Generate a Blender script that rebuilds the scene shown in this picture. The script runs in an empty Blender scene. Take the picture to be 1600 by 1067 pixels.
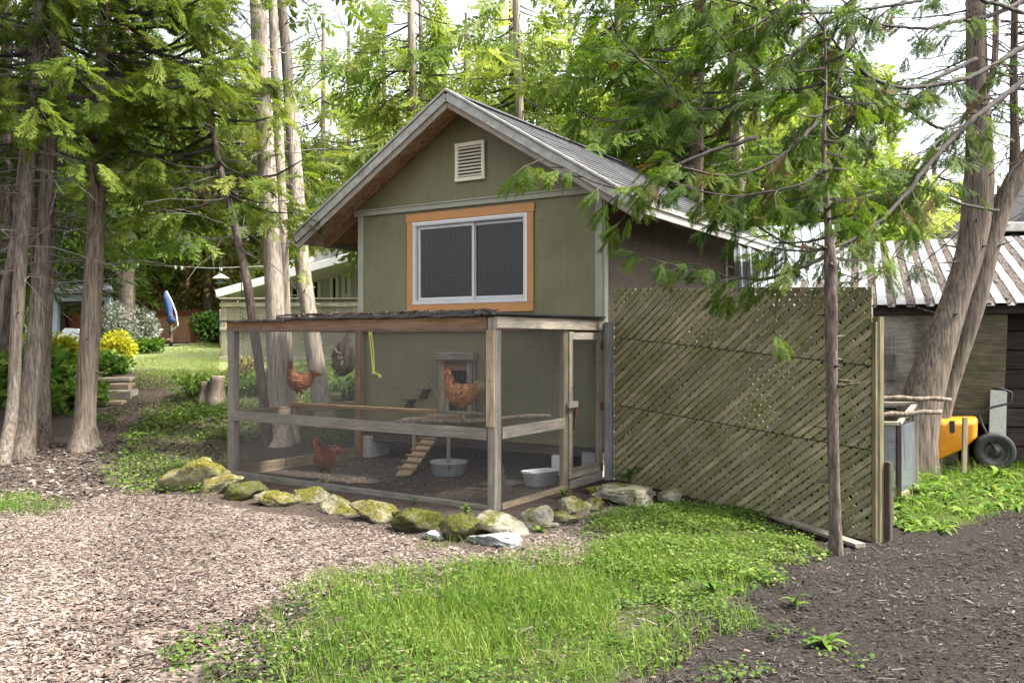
import bpy, math, random
import numpy as np
from mathutils import Vector, Matrix

# ------------------------------------------------------------------ camera, sky, sun, exposure
FPX, HY, CH = 1352.0, 533.5, 1.5          # focal length in photo pixels, horizon row, camera height
sc = bpy.context.scene
COL = sc.collection
cam_d = bpy.data.cameras.new("camera")
cam_d.sensor_width = 36.0
cam_d.lens = 36.0 * FPX / 1600.0
cam_d.clip_end = 600
cam = bpy.data.objects.new("camera", cam_d)
COL.objects.link(cam)
cam.location = (0, 0, CH)
cam.rotation_euler = (math.radians(90), 0, 0)
sc.camera = cam

SUN_EL, SUN_AZ = math.radians(57), math.radians(103)   # azimuth clockwise from +Y: high over the shed side
world = bpy.data.worlds.new("World")
sc.world = world
world.use_nodes = True
wn = world.node_tree
bg = wn.nodes["Background"]
sky = wn.nodes.new("ShaderNodeTexSky")
sky.sky_type = 'NISHITA'
sky.sun_disc = False
sky.sun_elevation = SUN_EL
sky.sun_rotation = SUN_AZ
sky.dust_density = 4.0
sky.air_density = 1.0
bw = wn.nodes.new("ShaderNodeRGBToBW")
mixw = wn.nodes.new("ShaderNodeMixRGB")
mixw.inputs[0].default_value = 0.80                    # thin bright cloud: most of the blue washed out
wn.links.new(sky.outputs[0], bw.inputs[0])
wn.links.new(sky.outputs[0], mixw.inputs[1])
wn.links.new(bw.outputs[0], mixw.inputs[2])
wn.links.new(mixw.outputs[0], bg.inputs[0])
bg.inputs[1].default_value = 0.15
sun_d = bpy.data.lights.new("sun", 'SUN')
sun_d.energy = 2.3
sun_d.angle = math.radians(5)
sun_d.color = (1.0, 0.95, 0.87)
sun = bpy.data.objects.new("sun", sun_d)
COL.objects.link(sun)
sd = Vector((math.sin(SUN_AZ) * math.cos(SUN_EL), math.cos(SUN_AZ) * math.cos(SUN_EL), math.sin(SUN_EL)))
sun.rotation_euler = sd.to_track_quat('Z', 'Y').to_euler()
sun.location = sd * 40
sc.view_settings.view_transform = 'Standard'
sc.view_settings.look = 'None'
sc.view_settings.gamma = 1
sc.view_settings.use_curve_mapping = False
sc.view_settings.exposure = 2.32
sc.render.engine = 'CYCLES'
sc.cycles.max_bounces = 7
sc.cycles.diffuse_bounces = 4
sc.cycles.transmission_bounces = 5
sc.cycles.transparent_max_bounces = 6
sc.cycles.caustics_reflective = False
sc.cycles.caustics_refractive = False
sc.cycles.use_denoising = True

RNG = np.random.default_rng(7)
random.seed(7)


# ------------------------------------------------------------------ geometry of the picture -> places
def P(px, py, Y):
    return Vector(((px - 800) / FPX * Y, Y, CH - (py - HY) / FPX * Y))


def smooth(a, b, x):
    t = np.clip((np.asarray(x, float) - a) / (b - a), 0, 1)
    return t * t * (3 - 2 * t)


def gz(X, Y):
    X = np.asarray(X, float); Y = np.asarray(Y, float)
    left = 1 - smooth(-0.5, 3.0, X - 0.15 * (Y - 12))
    rise = np.interp(Y, [11.4, 12.6, 14, 15.5, 17, 20, 26, 34, 60], [0, .12, .5, .84, 1.0, 1.2, 1.47, 1.55, 1.7])
    far = 0.8 * smooth(18, 40, Y) * (1 - left)
    dip = -0.1 * smooth(1.0, 2.6, X) * (1 - smooth(8.0, 9.6, Y))
    bump = .025 * np.sin(X * 1.3 + 1) * np.sin(Y * 1.1) + .012 * np.sin(X * 3.1 + Y * 1.7) * np.sin(Y * 2.7 - X)
    bump = bump * np.clip((np.hypot(X + .6, Y - 9.3) - 2.4) / 1.0, 0, 1)
    return left * rise + far + dip + bump


def G(px, py):
    """where the ray through a photo pixel meets the ground"""
    lo, hi = 1.0, 60.0
    f = lambda Y: CH - (py - HY) / FPX * Y - float(gz((px - 800) / FPX * Y, Y))
    y = lo
    while y < hi and f(y) > 0:
        y += 0.1
    a, b = y - 0.1, y
    for _ in range(24):
        m = (a + b) / 2
        if f(m) > 0: a = m
        else: b = m
    X = (px - 800) / FPX * a
    return Vector((X, a, float(gz(X, a))))


HYAW = -0.563
HX, HYY = -0.1406, 7.654
HC, HS = math.cos(HYAW), math.sin(HYAW)


def HW(u, v, z):
    return Vector((HX + HC * u - HS * v, HYY + HS * u + HC * v, z))


def to_h(w):
    dx, dy = w[0] - HX, w[1] - HYY
    return Vector((HC * dx + HS * dy, -HS * dx + HC * dy, w[2]))


def Hv(px, py, v):
    """photo pixel -> point of the coop frame's plane v = const, in coop coordinates"""
    o = to_h((0, 0, CH)); d = to_h(P(px, py, 1.0)) - o
    t = (v - o.y) / d.y
    return o + d * t


def Hu(px, py, u):
    o = to_h((0, 0, CH)); d = to_h(P(px, py, 1.0)) - o
    t = (u - o.x) / d.x
    return o + d * t


# ------------------------------------------------------------------ materials
def new_mat(name):
    m = bpy.data.materials.new(name)
    m.use_nodes = True
    nt = m.node_tree
    return m, nt, nt.nodes["Principled BSDF"]


def N(nt, t, **kw):
    n = nt.nodes.new(t)
    for k, v in kw.items():
        if hasattr(n, k): setattr(n, k, v)
        else: n.inputs[k].default_value = v
    return n


def ramp(nt, src, stops):
    r = nt.nodes.new("ShaderNodeValToRGB")
    el = r.color_ramp.elements
    while len(el) < len(stops): el.new(0.5)
    for e, (p, c) in zip(el, stops):
        e.position = p
        e.color = (c[0], c[1], c[2], 1)
    nt.links.new(src, r.inputs[0])
    return r.outputs[0]


def coords(nt, scale, kind="Object", rot=(0, 0, 0), offset_random=False):
    tc = nt.nodes.new("ShaderNodeTexCoord")
    mp = nt.nodes.new("ShaderNodeMapping")
    mp.inputs['Scale'].default_value = scale
    mp.inputs['Rotation'].default_value = rot
    nt.links.new(tc.outputs[kind], mp.inputs[0])
    if offset_random:
        oi = nt.nodes.new("ShaderNodeObjectInfo")
        mu = nt.nodes.new("ShaderNodeMath"); mu.operation = 'MULTIPLY'; mu.inputs[1].default_value = 37.0
        nt.links.new(oi.outputs['Random'], mu.inputs[0])
        cx = nt.nodes.new("ShaderNodeCombineXYZ")
        for i in range(3): nt.links.new(mu.outputs[0], cx.inputs[i])
        nt.links.new(cx.outputs[0], mp.inputs['Location'])
    return mp.outputs[0]


def noise(nt, vec, scale=5, detail=5, rough=.6, dist=0):
    n = nt.nodes.new("ShaderNodeTexNoise")
    n.inputs['Scale'].default_value = scale
    n.inputs['Detail'].default_value = detail
    n.inputs['Roughness'].default_value = rough
    n.inputs['Distortion'].default_value = dist
    nt.links.new(vec, n.inputs['Vector'])
    return n.outputs['Fac']


def mix(nt, fac, a, b, mode='MIX'):
    m = nt.nodes.new("ShaderNodeMixRGB")
    m.blend_type = mode
    for i, s in ((0, fac), (1, a), (2, b)):
        if isinstance(s, (int, float)): m.inputs[i].default_value = s
        elif isinstance(s, tuple): m.inputs[i].default_value = (s[0], s[1], s[2], 1)
        else: nt.links.new(s, m.inputs[i])
    return m.outputs[0]


def bump(nt, bsdf, h, strength=.5, dist=.01):
    b = nt.nodes.new("ShaderNodeBump")
    b.inputs['Strength'].default_value = strength
    b.inputs['Distance'].default_value = dist
    nt.links.new(h, b.inputs['Height'])
    nt.links.new(b.outputs[0], bsdf.inputs['Normal'])


def fac_ramp(nt, src, a, b):
    return ramp(nt, src, [(a, (0, 0, 0)), (b, (1, 1, 1))])


def mat_wood(name, c_dark, c_mid, c_light, moss=None, moss_amt=.5, rough=.85, grain=1.0, vary=.35):
    """boards lie along their own X: grain runs along it; every board gets its own tone"""
    m, nt, b = new_mat(name)
    v = coords(nt, (1.2, 16, 16), offset_random=True)
    n1 = noise(nt, v, 3.0 * grain, 6, .65, .4)
    col = ramp(nt, n1, [(.25, c_dark), (.5, c_mid), (.75, c_light)])
    v2 = coords(nt, (2, 3, 3), offset_random=True)
    n2 = noise(nt, v2, 2.0, 4, .6)
    col = mix(nt, .45, col, ramp(nt, n2, [(.3, (.55, .53, .5)), (.7, (1.25, 1.22, 1.18))]), 'MULTIPLY')
    oi = nt.nodes.new("ShaderNodeObjectInfo")
    col = mix(nt, vary, col, ramp(nt, oi.outputs['Random'], [(0, (.5, .5, .52)), (.5, (1, .98, .95)), (1, (1.45, 1.38, 1.25))]), 'MULTIPLY')
    if moss:
        v3 = coords(nt, (1, 1, 1), "Object", offset_random=True)
        n3 = noise(nt, v3, 2.2, 5, .7)
        col = mix(nt, fac_ramp(nt, n3, .62 - .3 * moss_amt, .8 - .2 * moss_amt), col, moss)
    nt.links.new(col, b.inputs['Base Color'])
    b.inputs['Roughness'].default_value = rough
    b.inputs['Specular IOR Level'].default_value = .2
    bump(nt, b, n1, .6, .004)
    return m


def mat_plain(name, col, rough=.6, vary=.15, nscale=6, metal=0, spec=.4, bmp=.15, tint2=None):
    m, nt, b = new_mat(name)
    v = coords(nt, (1, 1, 1))
    n1 = noise(nt, v, nscale, 6, .65)
    lo = tuple(c * (1 - vary) for c in col); hi = tuple(min(1, c * (1 + vary)) for c in col)
    c = ramp(nt, n1, [(.3, tint2 or lo), (.62, col), (.8, hi)])
    nt.links.new(c, b.inputs['Base Color'])
    b.inputs['Roughness'].default_value = rough
    b.inputs['Metallic'].default_value = metal
    b.inputs['Specular IOR Level'].default_value = spec
    if bmp: bump(nt, b, n1, bmp, .004)
    return m


def mat_leaf(name, stops, transl=.45, rough=.55, tcol=1.25):
    m, nt, b = new_mat(name)
    at = nt.nodes.new("ShaderNodeAttribute"); at.attribute_name = "tint"
    col = ramp(nt, at.outputs['Fac'], stops)
    nt.links.new(col, b.inputs['Base Color'])
    b.inputs['Roughness'].default_value = rough
    b.inputs['Specular IOR Level'].default_value = .12
    tr = nt.nodes.new("ShaderNodeBsdfTranslucent")
    nt.links.new(mix(nt, 1.0, col, (tcol * 1.05, tcol * 1.1, tcol * .6), 'MULTIPLY'), tr.inputs[0])
    ms = nt.nodes.new("ShaderNodeMixShader"); ms.inputs[0].default_value = transl
    nt.links.new(b.outputs[0], ms.inputs[1]); nt.links.new(tr.outputs[0], ms.inputs[2])
    nt.links.new(ms.outputs[0], nt.nodes["Material Output"].inputs[0])
    return m


def mat_tint(name, stops, rough=.9, spec=.15):
    m, nt, b = new_mat(name)
    at = nt.nodes.new("ShaderNodeAttribute"); at.attribute_name = "tint"
    nt.links.new(ramp(nt, at.outputs['Fac'], stops), b.inputs['Base Color'])
    b.inputs['Roughness'].default_value = rough
    b.inputs['Specular IOR Level'].default_value = spec
    return m


def mat_bark(name, dark, mid, light, stretch=13.0, moss=0.0):
    m, nt, b = new_mat(name)
    v = coords(nt, (1, 1, 1 / stretch))
    n1 = noise(nt, v, 34, 6, .62, .15)
    n2 = noise(nt, v, 80, 4, .7)
    v2 = coords(nt, (1, 1, .5))
    n3 = noise(nt, v2, 2.0, 3, .5)
    h = mix(nt, .35, n1, n2)
    col = ramp(nt, h, [(.37, dark), (.5, mid), (.63, light)])
    col = mix(nt, .5, col, ramp(nt, n3, [(.3, (.75, .73, .70)), (.7, (1.15, 1.13, 1.1))]), 'MULTIPLY')
    if moss:
        n4 = noise(nt, coords(nt, (1, 1, .4)), 5, 5, .7)
        col = mix(nt, fac_ramp(nt, n4, .7 - .25 * moss, .85 - .2 * moss), col, (.12, .15, .05))
    nt.links.new(col, b.inputs['Base Color'])
    b.inputs['Roughness'].default_value = .95
    b.inputs['Specular IOR Level'].default_value = .1
    bump(nt, b, h, .9, .02)
    return m


M = {}
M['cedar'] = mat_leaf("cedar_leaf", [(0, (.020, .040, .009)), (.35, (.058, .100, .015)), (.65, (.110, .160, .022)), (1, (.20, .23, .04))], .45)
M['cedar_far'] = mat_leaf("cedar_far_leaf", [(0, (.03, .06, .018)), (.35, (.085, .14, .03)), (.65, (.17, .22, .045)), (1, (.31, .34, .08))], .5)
M['broad'] = mat_leaf("broad_leaf", [(0, (.02, .05, .012)), (.4, (.055, .115, .02)), (.7, (.11, .19, .03)), (1, (.22, .28, .06))], .4)
M['yellow_leaf'] = mat_leaf("golden_leaf", [(0, (.20, .22, .02)), (.5, (.45, .42, .03)), (1, (.62, .56, .08))], .35)
M['silver_leaf'] = mat_leaf("silver_leaf", [(0, (.10, .12, .10)), (.5, (.22, .23, .21)), (1, (.4, .38, .40))], .3)
M['red_leaf'] = mat_leaf("bronze_leaf", [(0, (.12, .13, .04)), (.5, (.36, .27, .11)), (1, (.58, .44, .27))], .4)
M['grass'] = mat_leaf("grass_blade", [(0, (.035, .066, .012)), (.4, (.088, .162, .02)), (.75, (.15, .24, .032)), (1, (.28, .30, .09))], .4)
M['lawn'] = mat_leaf("lawn_blade", [(0, (.11, .145, .045)), (.5, (.21, .255, .09)), (1, (.34, .36, .16))], .4)
M['cover'] = mat_leaf("cover_leaf", [(0, (.022, .048, .010)), (.4, (.06, .112, .02)), (.75, (.115, .18, .034)), (1, (.21, .25, .07))], .4)
M['chips'] = mat_tint("wood_chip", [(0, (.028, .021, .017)), (.3, (.092, .069, .056)), (.7, (.19, .147, .122)), (1, (.34, .28, .24))])
M['mulch'] = mat_tint("mulch_shred", [(0, (.009, .0076, .0066)), (.45, (.037, .031, .0265)), (.8, (.090, .076, .064)), (1, (.22, .188, .158))])
M['grit'] = mat_tint("floor_grit", [(0, (.05, .042, .036)), (.5, (.14, .12, .10)), (1, (.30, .27, .23))])
M['litter'] = mat_tint("leaf_litter", [(0, (.04, .028, .02)), (.5, (.13, .09, .07)), (1, (.32, .25, .2))])
M['twig'] = mat_plain("dead_twig", (.17, .15, .135), .9, .3, 8, bmp=0)
M['branch'] = mat_plain("branch_bark", (.052, .043, .036), .95, .45, 14, bmp=.5)
M['bark_pale'] = mat_bark("bark_pale", (.13, .108, .088), (.29, .25, .205), (.42, .37, .31))
M['bark_grey'] = mat_bark("bark_grey", (.075, .060, .046), (.185, .150, .118), (.30, .25, .20))
M['bark_brown'] = mat_bark("bark_brown", (.045, .034, .026), (.125, .098, .076), (.22, .18, .14))
M['bark_grove'] = mat_bark("bark_grove", (.05, .042, .034), (.135, .112, .09), (.23, .195, .16))
M['bark_big'] = mat_bark("bark_big", (.055, .045, .036), (.15, .122, .098), (.25, .21, .17))
M['bark_dark'] = mat_bark("bark_dark", (.045, .035, .03), (.10, .08, .066), (.19, .155, .13), 5)
M['olive'] = None


# ------------------------------------------------------------------ mesh builders
class MB:
    def __init__(s): s.v = []; s.f = []; s.t = []

    def add(s, vs, fs, tint=None):
        o = len(s.v)
        s.v += [tuple(v) for v in vs]
        s.f += [tuple(i + o for i in f) for f in fs]
        s.t += [tint if tint is not None else .5] * len(vs)

    def box(s, c, d, R=None):
        x, y, z = d[0] / 2, d[1] / 2, d[2] / 2
        vs = [Vector((sx * x, sy * y, sz * z)) for sx in (-1, 1) for sy in (-1, 1) for sz in (-1, 1)]
        if R is not None: vs = [R @ v for v in vs]
        c = Vector(c)
        s.add([v + c for v in vs], [(0, 1, 3, 2), (4, 6, 7, 5), (0, 4, 5, 1), (2, 3, 7, 6), (0, 2, 6, 4), (1, 5, 7, 3)])

    def bar(s, a, b, w, t, up=(0, 0, 1)):
        a, b = Vector(a), Vector(b)
        R, L = frame(a, b, up)
        s.box((a + b) / 2, (L, t, w), R)

    def tube(s, pts, rad, n=8, cap=True, wob=0):
        pts = [Vector(p) for p in pts]
        if isinstance(rad, (int, float)): rad = [rad] * len(pts)
        vs = []; fs = []
        up = Vector((0, 0, 1))
        for i, p in enumerate(pts):
            d = (pts[min(i + 1, len(pts) - 1)] - pts[max(i - 1, 0)])
            d = d.normalized() if d.length > 1e-9 else Vector((0, 0, 1))
            if i == 0:
                x = d.orthogonal().normalized()
            else:
                x = (x - d * x.dot(d))
                x = x.normalized() if x.length > 1e-6 else d.orthogonal().normalized()
            y = d.cross(x)
            for k in range(n):
                a = 2 * math.pi * k / n
                r = rad[i] * (1 + (random.uniform(-wob, wob) if wob else 0))
                vs.append(p + x * math.cos(a) * r + y * math.sin(a) * r)
        for i in range(len(pts) - 1):
            for k in range(n):
                fs.append((i * n + k, i * n + (k + 1) % n, (i + 1) * n + (k + 1) % n, (i + 1) * n + k))
        if cap:
            fs.append(tuple(reversed(range(n)))); fs.append(tuple((len(pts) - 1) * n + k for k in range(n)))
        s.add(vs, fs)

    def prism(s, poly, ax0, ax1, ext, origin=(0, 0, 0)):
        """polygon in the plane (ax0, ax1) pushed along ext"""
        o = Vector(origin); a = Vector(ax0); b = Vector(ax1); e = Vector(ext)
        n = len(poly)
        vs = [o + a * p[0] + b * p[1] for p in poly] + [o + a * p[0] + b * p[1] + e for p in poly]
        fs = [tuple(reversed(range(n))), tuple(range(n, 2 * n))]
        fs += [(i, (i + 1) % n, n + (i + 1) % n, n + i) for i in range(n)]
        s.add(vs, fs)

    def build(s, name, mat, parent=None, smooth=False, kind=None, tint=False):
        me = bpy.data.meshes.new(name)
        me.from_pydata(s.v, [], s.f)
        if smooth: me.polygons.foreach_set("use_smooth", [True] * len(me.polygons))
        if tint:
            a = me.attributes.new("tint", 'FLOAT', 'POINT'); a.data.foreach_set("value", s.t)
        me.update()
        return link(name, me, mat, parent, kind)


def frame(a, b, up=(0, 0, 1)):
    a, b = Vector(a), Vector(b)
    x = b - a; L = x.length; x = x.normalized()
    u = Vector(up)
    z = u - x * u.dot(x)
    if z.length < 1e-5: z = x.orthogonal()
    z = z.normalized(); y = z.cross(x)
    return Matrix((x, y, z)).transposed(), L


def link(name, me, mat=None, parent=None, kind=None):
    o = bpy.data.objects.new(name, me)
    COL.objects.link(o)
    if mat is not None and not me.materials: me.materials.append(mat)
    if parent is not None: o.parent = parent
    if kind: o['kind'] = kind
    return o


def tag(o, label, cat, group=None):
    o['label'] = label; o['category'] = cat
    if group: o['group'] = group
    return o


def thing(name, label, cat, loc=(0, 0, 0), rz=0, group=None):
    o = bpy.data.objects.new(name, None)
    o.empty_display_size = .1
    COL.objects.link(o)
    o.location = loc; o.rotation_euler = (0, 0, rz)
    return tag(o, label, cat, group)


_bc = {}


def board(name, a, b, w, t, mat, parent=None, up=(0, 0, 1), ch=None, label=None):
    """a sawn board from a to b, w across `up`, t thick, softened edges"""
    R, L = frame(a, b, up)
    key = (round(L, 3), round(w, 3), round(t, 3), mat.name)
    me = _bc.get(key)
    if me is None:
        c = ch if ch is not None else min(w, t) * .14
        h, k = w / 2, t / 2
        sec = [(-k + c, -h), (k - c, -h), (k, -h + c), (k, h - c), (k - c, h), (-k + c, h), (-k, h - c), (-k, -h + c)]
        vs = [(0, y, z) for y, z in sec] + [(L, y, z) for y, z in sec]
        fs = [tuple(range(8)), tuple(reversed(range(8, 16)))] + [(i, 8 + i, 8 + (i + 1) % 8, (i + 1) % 8) for i in range(8)]
        me = bpy.data.meshes.new(name)
        me.from_pydata(vs, [], fs); me.materials.append(mat); me.update()
        _bc[key] = me
    o = link(name, me, None, parent)
    o.matrix_local = Matrix.Translation(Vector(a)) @ R.to_4x4()
    if label: o['label'] = label
    return o


def mesh_arrays(name, V, F, mat, tint=None, parent=None, kind=None, smooth=False):
    """V (n,3); F (m,k) with one k"""
    V = np.ascontiguousarray(V, dtype=np.float32); F = np.ascontiguousarray(F, dtype=np.int32)
    me = bpy.data.meshes.new(name)
    me.vertices.add(len(V)); me.vertices.foreach_set("co", V.ravel())
    k = F.shape[1]
    me.loops.add(F.size); me.loops.foreach_set("vertex_index", F.ravel())
    me.polygons.add(len(F)); me.polygons.foreach_set("loop_start", np.arange(0, F.size, k, dtype=np.int32))
    if smooth: me.polygons.foreach_set("use_smooth", np.ones(len(F), bool))
    if tint is not None:
        a = me.attributes.new("tint", 'FLOAT', 'POINT'); a.data.foreach_set("value", np.ascontiguousarray(tint, dtype=np.float32))
    me.update(calc_edges=True)
    return link(name, me, mat, parent, kind)


def scatter(tmpl, pos, R, scale, tint, jitter=.06):
    """copies of template (V,F) at pos with rotation R, one array"""
    TV, TF = tmpl
    m = len(pos); n = len(TV)
    V = np.einsum('mij,mnj->mni', R, TV[None] * np.asarray(scale, float).reshape(m, -1)[:, None, :]) + pos[:, None, :]
    F = (TF[None] + (np.arange(m) * n)[:, None, None]).reshape(-1, TF.shape[1])
    T = np.repeat(tint, n) + RNG.normal(0, jitter, m * n)
    return V.reshape(-1, 3), F, np.clip(T, 0, 1)


def merge(parts):
    Vs, Fs, Ts, o = [], [], [], 0
    for V, F, T in parts:
        if len(V) == 0: continue
        Vs.append(V); Fs.append(F + o); Ts.append(T); o += len(V)
    return np.concatenate(Vs), np.concatenate(Fs), np.concatenate(Ts)


def rot_from(x, n):
    """(m,3) axis X and rough normal -> rotation matrices"""
    x = x / np.linalg.norm(x, axis=1, keepdims=True)
    z = n - x * np.sum(n * x, 1, keepdims=True)
    z = z / (np.linalg.norm(z, axis=1, keepdims=True) + 1e-9)
    y = np.cross(z, x)
    return np.stack([x, y, z], axis=2)


def diamond(V, F, a, b, w, zj=0.0):
    a = np.array(a, float); b = np.array(b, float)
    d = b - a; L = np.linalg.norm(d) + 1e-9
    p = np.array([-d[1], d[0], 0]) / L * w
    m = a + d * .5
    o = len(V)
    V += [a, m + p + [0, 0, zj], b, m - p + [0, 0, zj]]
    F.append((o, o + 1, o + 2, o + 3))


def frond(lod, seed=0):
    """flat cedar spray along +X, length 1"""
    r = np.random.default_rng(100 + seed)
    V, F = [], []
    n = {0: 11, 1: 10, 2: 5}[lod]
    sag = lambda x: -.16 * x * x
    for i in range(n):
        t = .08 + .9 * i / n
        for sgn in (-1, 1):
            tt = t + (.4 / n if sgn > 0 else 0)
            l = .46 * (math.sin(math.pi * min(1, .22 + .74 * (1 - tt) ** .8)) * .85 + .12) * r.uniform(.75, 1.15)
            a = math.radians(r.uniform(34, 56)) * sgn
            p0 = np.array([tt, 0, sag(tt)])
            d = np.array([math.cos(a), math.sin(a), -.18 + r.normal(0, .12)])
            p1 = p0 + d * l
            if lod == 2:
                diamond(V, F, p0, p1, .07)
            else:
                diamond(V, F, p0, p1, .022 if lod == 0 else .024, .01)
                m = 3 if lod == 0 else 2
                for k in range(m):
                    s2 = .22 + .7 * k / m
                    for sg in (-1, 1):
                        a2 = a + sg * math.radians(r.uniform(30, 46))
                        ll = l * (.42 - .25 * s2) * r.uniform(.8, 1.2) * (1.12 if lod == 0 else 1.35)
                        q0 = p0 + d * l * s2
                        q1 = q0 + np.array([math.cos(a2), math.sin(a2), -.2 + r.normal(0, .15)]) * ll
                        diamond(V, F, q0, q1, .017 if lod == 0 else .024)
    diamond(V, F, (0, 0, 0), (.5, 0, sag(.5)), .012); diamond(V, F, (.45, 0, sag(.45)), (1.05, 0, sag(1.0)), .014)
    return np.array(V, float), np.array(F, int)


FR = {l: [frond(l, k) for k in range(4 if l < 2 else 3)] for l in (0, 1, 2)}


def spray_mesh(name, pos, axis, nrm, size, tint, lod, mat, parent, kind=None):
    pos = np.asarray(pos, float); m = len(pos)
    which = RNG.integers(0, len(FR[lod]), m)
    R = rot_from(np.asarray(axis, float), np.asarray(nrm, float))
    parts = []
    for k in range(len(FR[lod])):
        s = which == k
        if s.any():
            parts.append(scatter(FR[lod][k], pos[s], R[s], np.asarray(size)[s], np.asarray(tint)[s], .05))
    V, F, T = merge(parts)
    return mesh_arrays(name, V, F, mat, T, parent, kind)


def crv(pts, step):
    """Catmull-Rom through pts (any dimension), resampled about every `step` of the first three"""
    p = np.array(pts, float)
    q = np.vstack([2 * p[0] - p[1], p, 2 * p[-1] - p[-2]])
    out = []
    for i in range(1, len(q) - 2):
        L = np.linalg.norm(q[i + 1][:3] - q[i][:3]); n = max(1, int(L / step))
        for t in np.arange(n) / n:
            out.append(.5 * (2 * q[i] + (q[i + 1] - q[i - 1]) * t + (2 * q[i - 1] - 5 * q[i] + 4 * q[i + 1] - q[i + 2]) * t ** 2
                             + (3 * q[i] - q[i - 1] - 3 * q[i + 1] + q[i + 2]) * t ** 3))
    out.append(q[-2])
    return np.array(out)


def trunk_mesh(pts, n=20, flare=.5, flare_h=.5, rough=.05, seed=0, step=.12, stubs=0, sink=.15):
    """pts rows (x,y,z,r) from the base up; ridged, flared at the root"""
    r = np.random.default_rng(seed)
    p0 = np.array(pts[0], float)
    pts = [tuple(p0 - np.array([0, 0, sink, 0]))] + [tuple(q) for q in pts]
    C = crv(pts, step)
    ph = r.uniform(0, 6.28, 8)
    ang = np.linspace(0, 2 * np.pi, n, endpoint=False)
    V = []
    for c in C:
        h = max(0, c[2] - p0[2])
        rr = 1 + rough * (np.sin(2 * ang + ph[0] + h * .5) + .7 * np.sin(3 * ang + ph[1] - h * .35) + .22 * np.sin(7 * ang + ph[2] + h * .25))
        rr += rough * .6 * math.sin(h * 2.1 + ph[6]) * .5
        k = max(0, 1 - h / flare_h) ** 2
        rr = rr + flare * k * (.75 + .5 * np.sin(3 * ang + ph[4]) + .35 * np.sin(5 * ang + ph[5]))
        V.append(np.stack([c[0] + np.cos(ang) * c[3] * rr, c[1] + np.sin(ang) * c[3] * rr, np.full(n, c[2])], 1))
    V = np.concatenate(V)
    m = len(C); F = []
    i = np.arange(m - 1)[:, None] * n; k = np.arange(n)[None]
    F = np.stack([i + k, i + (k + 1) % n, i + n + (k + 1) % n, i + n + k], 2).reshape(-1, 4)
    mb = MB(); mb.v = [tuple(v) for v in V]; mb.f = [tuple(f) for f in F]; mb.t = [.5] * len(V)
    for _ in range(stubs):
        c = C[int(r.integers(len(C) // 8, len(C)))]
        a = r.uniform(0, 6.28); L = r.uniform(.05, .22) + c[3]
        d = Vector((math.cos(a), math.sin(a), r.uniform(-.25, .35)))
        b = Vector(c[:3])
        mb.tube([b + d * c[3] * .7, b + d * (c[3] + .03), b + d * L], [.016, .011, .004], 5)
    return mb, C


def crown_sprays(base_xy, z0, z1, rmax, nb, per_m, size, rng, az=None, prof=None, droop=.35, up=.3, clump=.5, tint=.5, min_t=.3):
    """branches round a stem: returns spray arrays and branch polylines"""
    pos, axs, nrm, siz, tin, br = [], [], [], [], [], []
    for b in range(nb):
        f = (b + rng.uniform(0, 1)) / nb
        z = z0 + (z1 - z0) * f
        pr = prof(f) if prof else (1 - .75 * f)
        L = rmax * pr * rng.uniform(.6, 1.1)
        a = rng.uniform(*(az or (0, 2 * math.pi)))
        bx, by = base_xy(z)
        dh = np.array([math.cos(a), math.sin(a), 0]); sd_ = np.array([-dh[1], dh[0], 0])
        dr = droop * rng.uniform(.5, 1.5); bend = rng.normal(0, .15)
        ts = np.linspace(0, 1, 8)
        pl = np.array([bx, by, z]) + dh * (L * ts)[:, None] + sd_ * (bend * L * ts ** 2)[:, None]
        pl[:, 2] += -dr * L * ts + up * L * ts ** 2
        br.append(pl)
        bt = np.clip(tint + rng.normal(0, .13), .02, .98)
        k = max(3, int(per_m * L * (1 - min_t)))
        for _ in range(k):
            t = rng.uniform(min_t, 1.0) ** .85
            j = t * 7; i0 = min(6, int(j)); fr = j - i0
            p = pl[i0] * (1 - fr) + pl[i0 + 1] * fr
            d = pl[i0 + 1] - pl[i0]; d = d / (np.linalg.norm(d) + 1e-9)
            s = rng.choice([-1, 1]); w = rng.uniform(0, .32) * L * (1.1 - t) * clump
            p = p + sd_ * s * w + np.array([0, 0, -abs(rng.normal(0, .10)) * clump])
            ax = d * rng.uniform(.4, 1) + sd_ * s * rng.uniform(.2, 1.0) + np.array([0, 0, rng.uniform(-1.15, -.05)])
            pos.append(p); axs.append(ax)
            nrm.append(np.array([rng.normal(0, .55), rng.normal(0, .55), 1.0]) + sd_ * s * rng.uniform(-.3, .9))
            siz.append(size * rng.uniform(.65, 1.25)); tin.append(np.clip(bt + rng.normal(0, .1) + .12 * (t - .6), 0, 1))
    return pos, axs, nrm, siz, tin, br


# ------------------------------------------------------------------ ground
def poly_w(px):
    return np.array([[G(x, max(y, HY + 8)).x, G(x, max(y, HY + 8)).y] for x, y in px])


def inside(poly, X, Y):
    c = np.zeros(X.shape, bool); n = len(poly); j = n - 1
    for i in range(n):
        xi, yi = poly[i]; xj, yj = poly[j]
        hit = ((yi > Y) != (yj > Y)) & (X < (xj - xi) * (Y - yi) / (yj - yi + 1e-12) + xi)
        c ^= hit; j = i
    return c


def wob(X, Y, s=1.0, seed=0):
    r = np.random.default_rng(seed); o = np.zeros_like(X)
    for k in range(7):
        f = s * r.uniform(.6, 4.5); a = r.uniform(0, 6.28); p = r.uniform(0, 6.28)
        o += np.sin((X * math.cos(a) + Y * math.sin(a)) * f + p) / (1 + .35 * k)
    return o / 3.2


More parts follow.
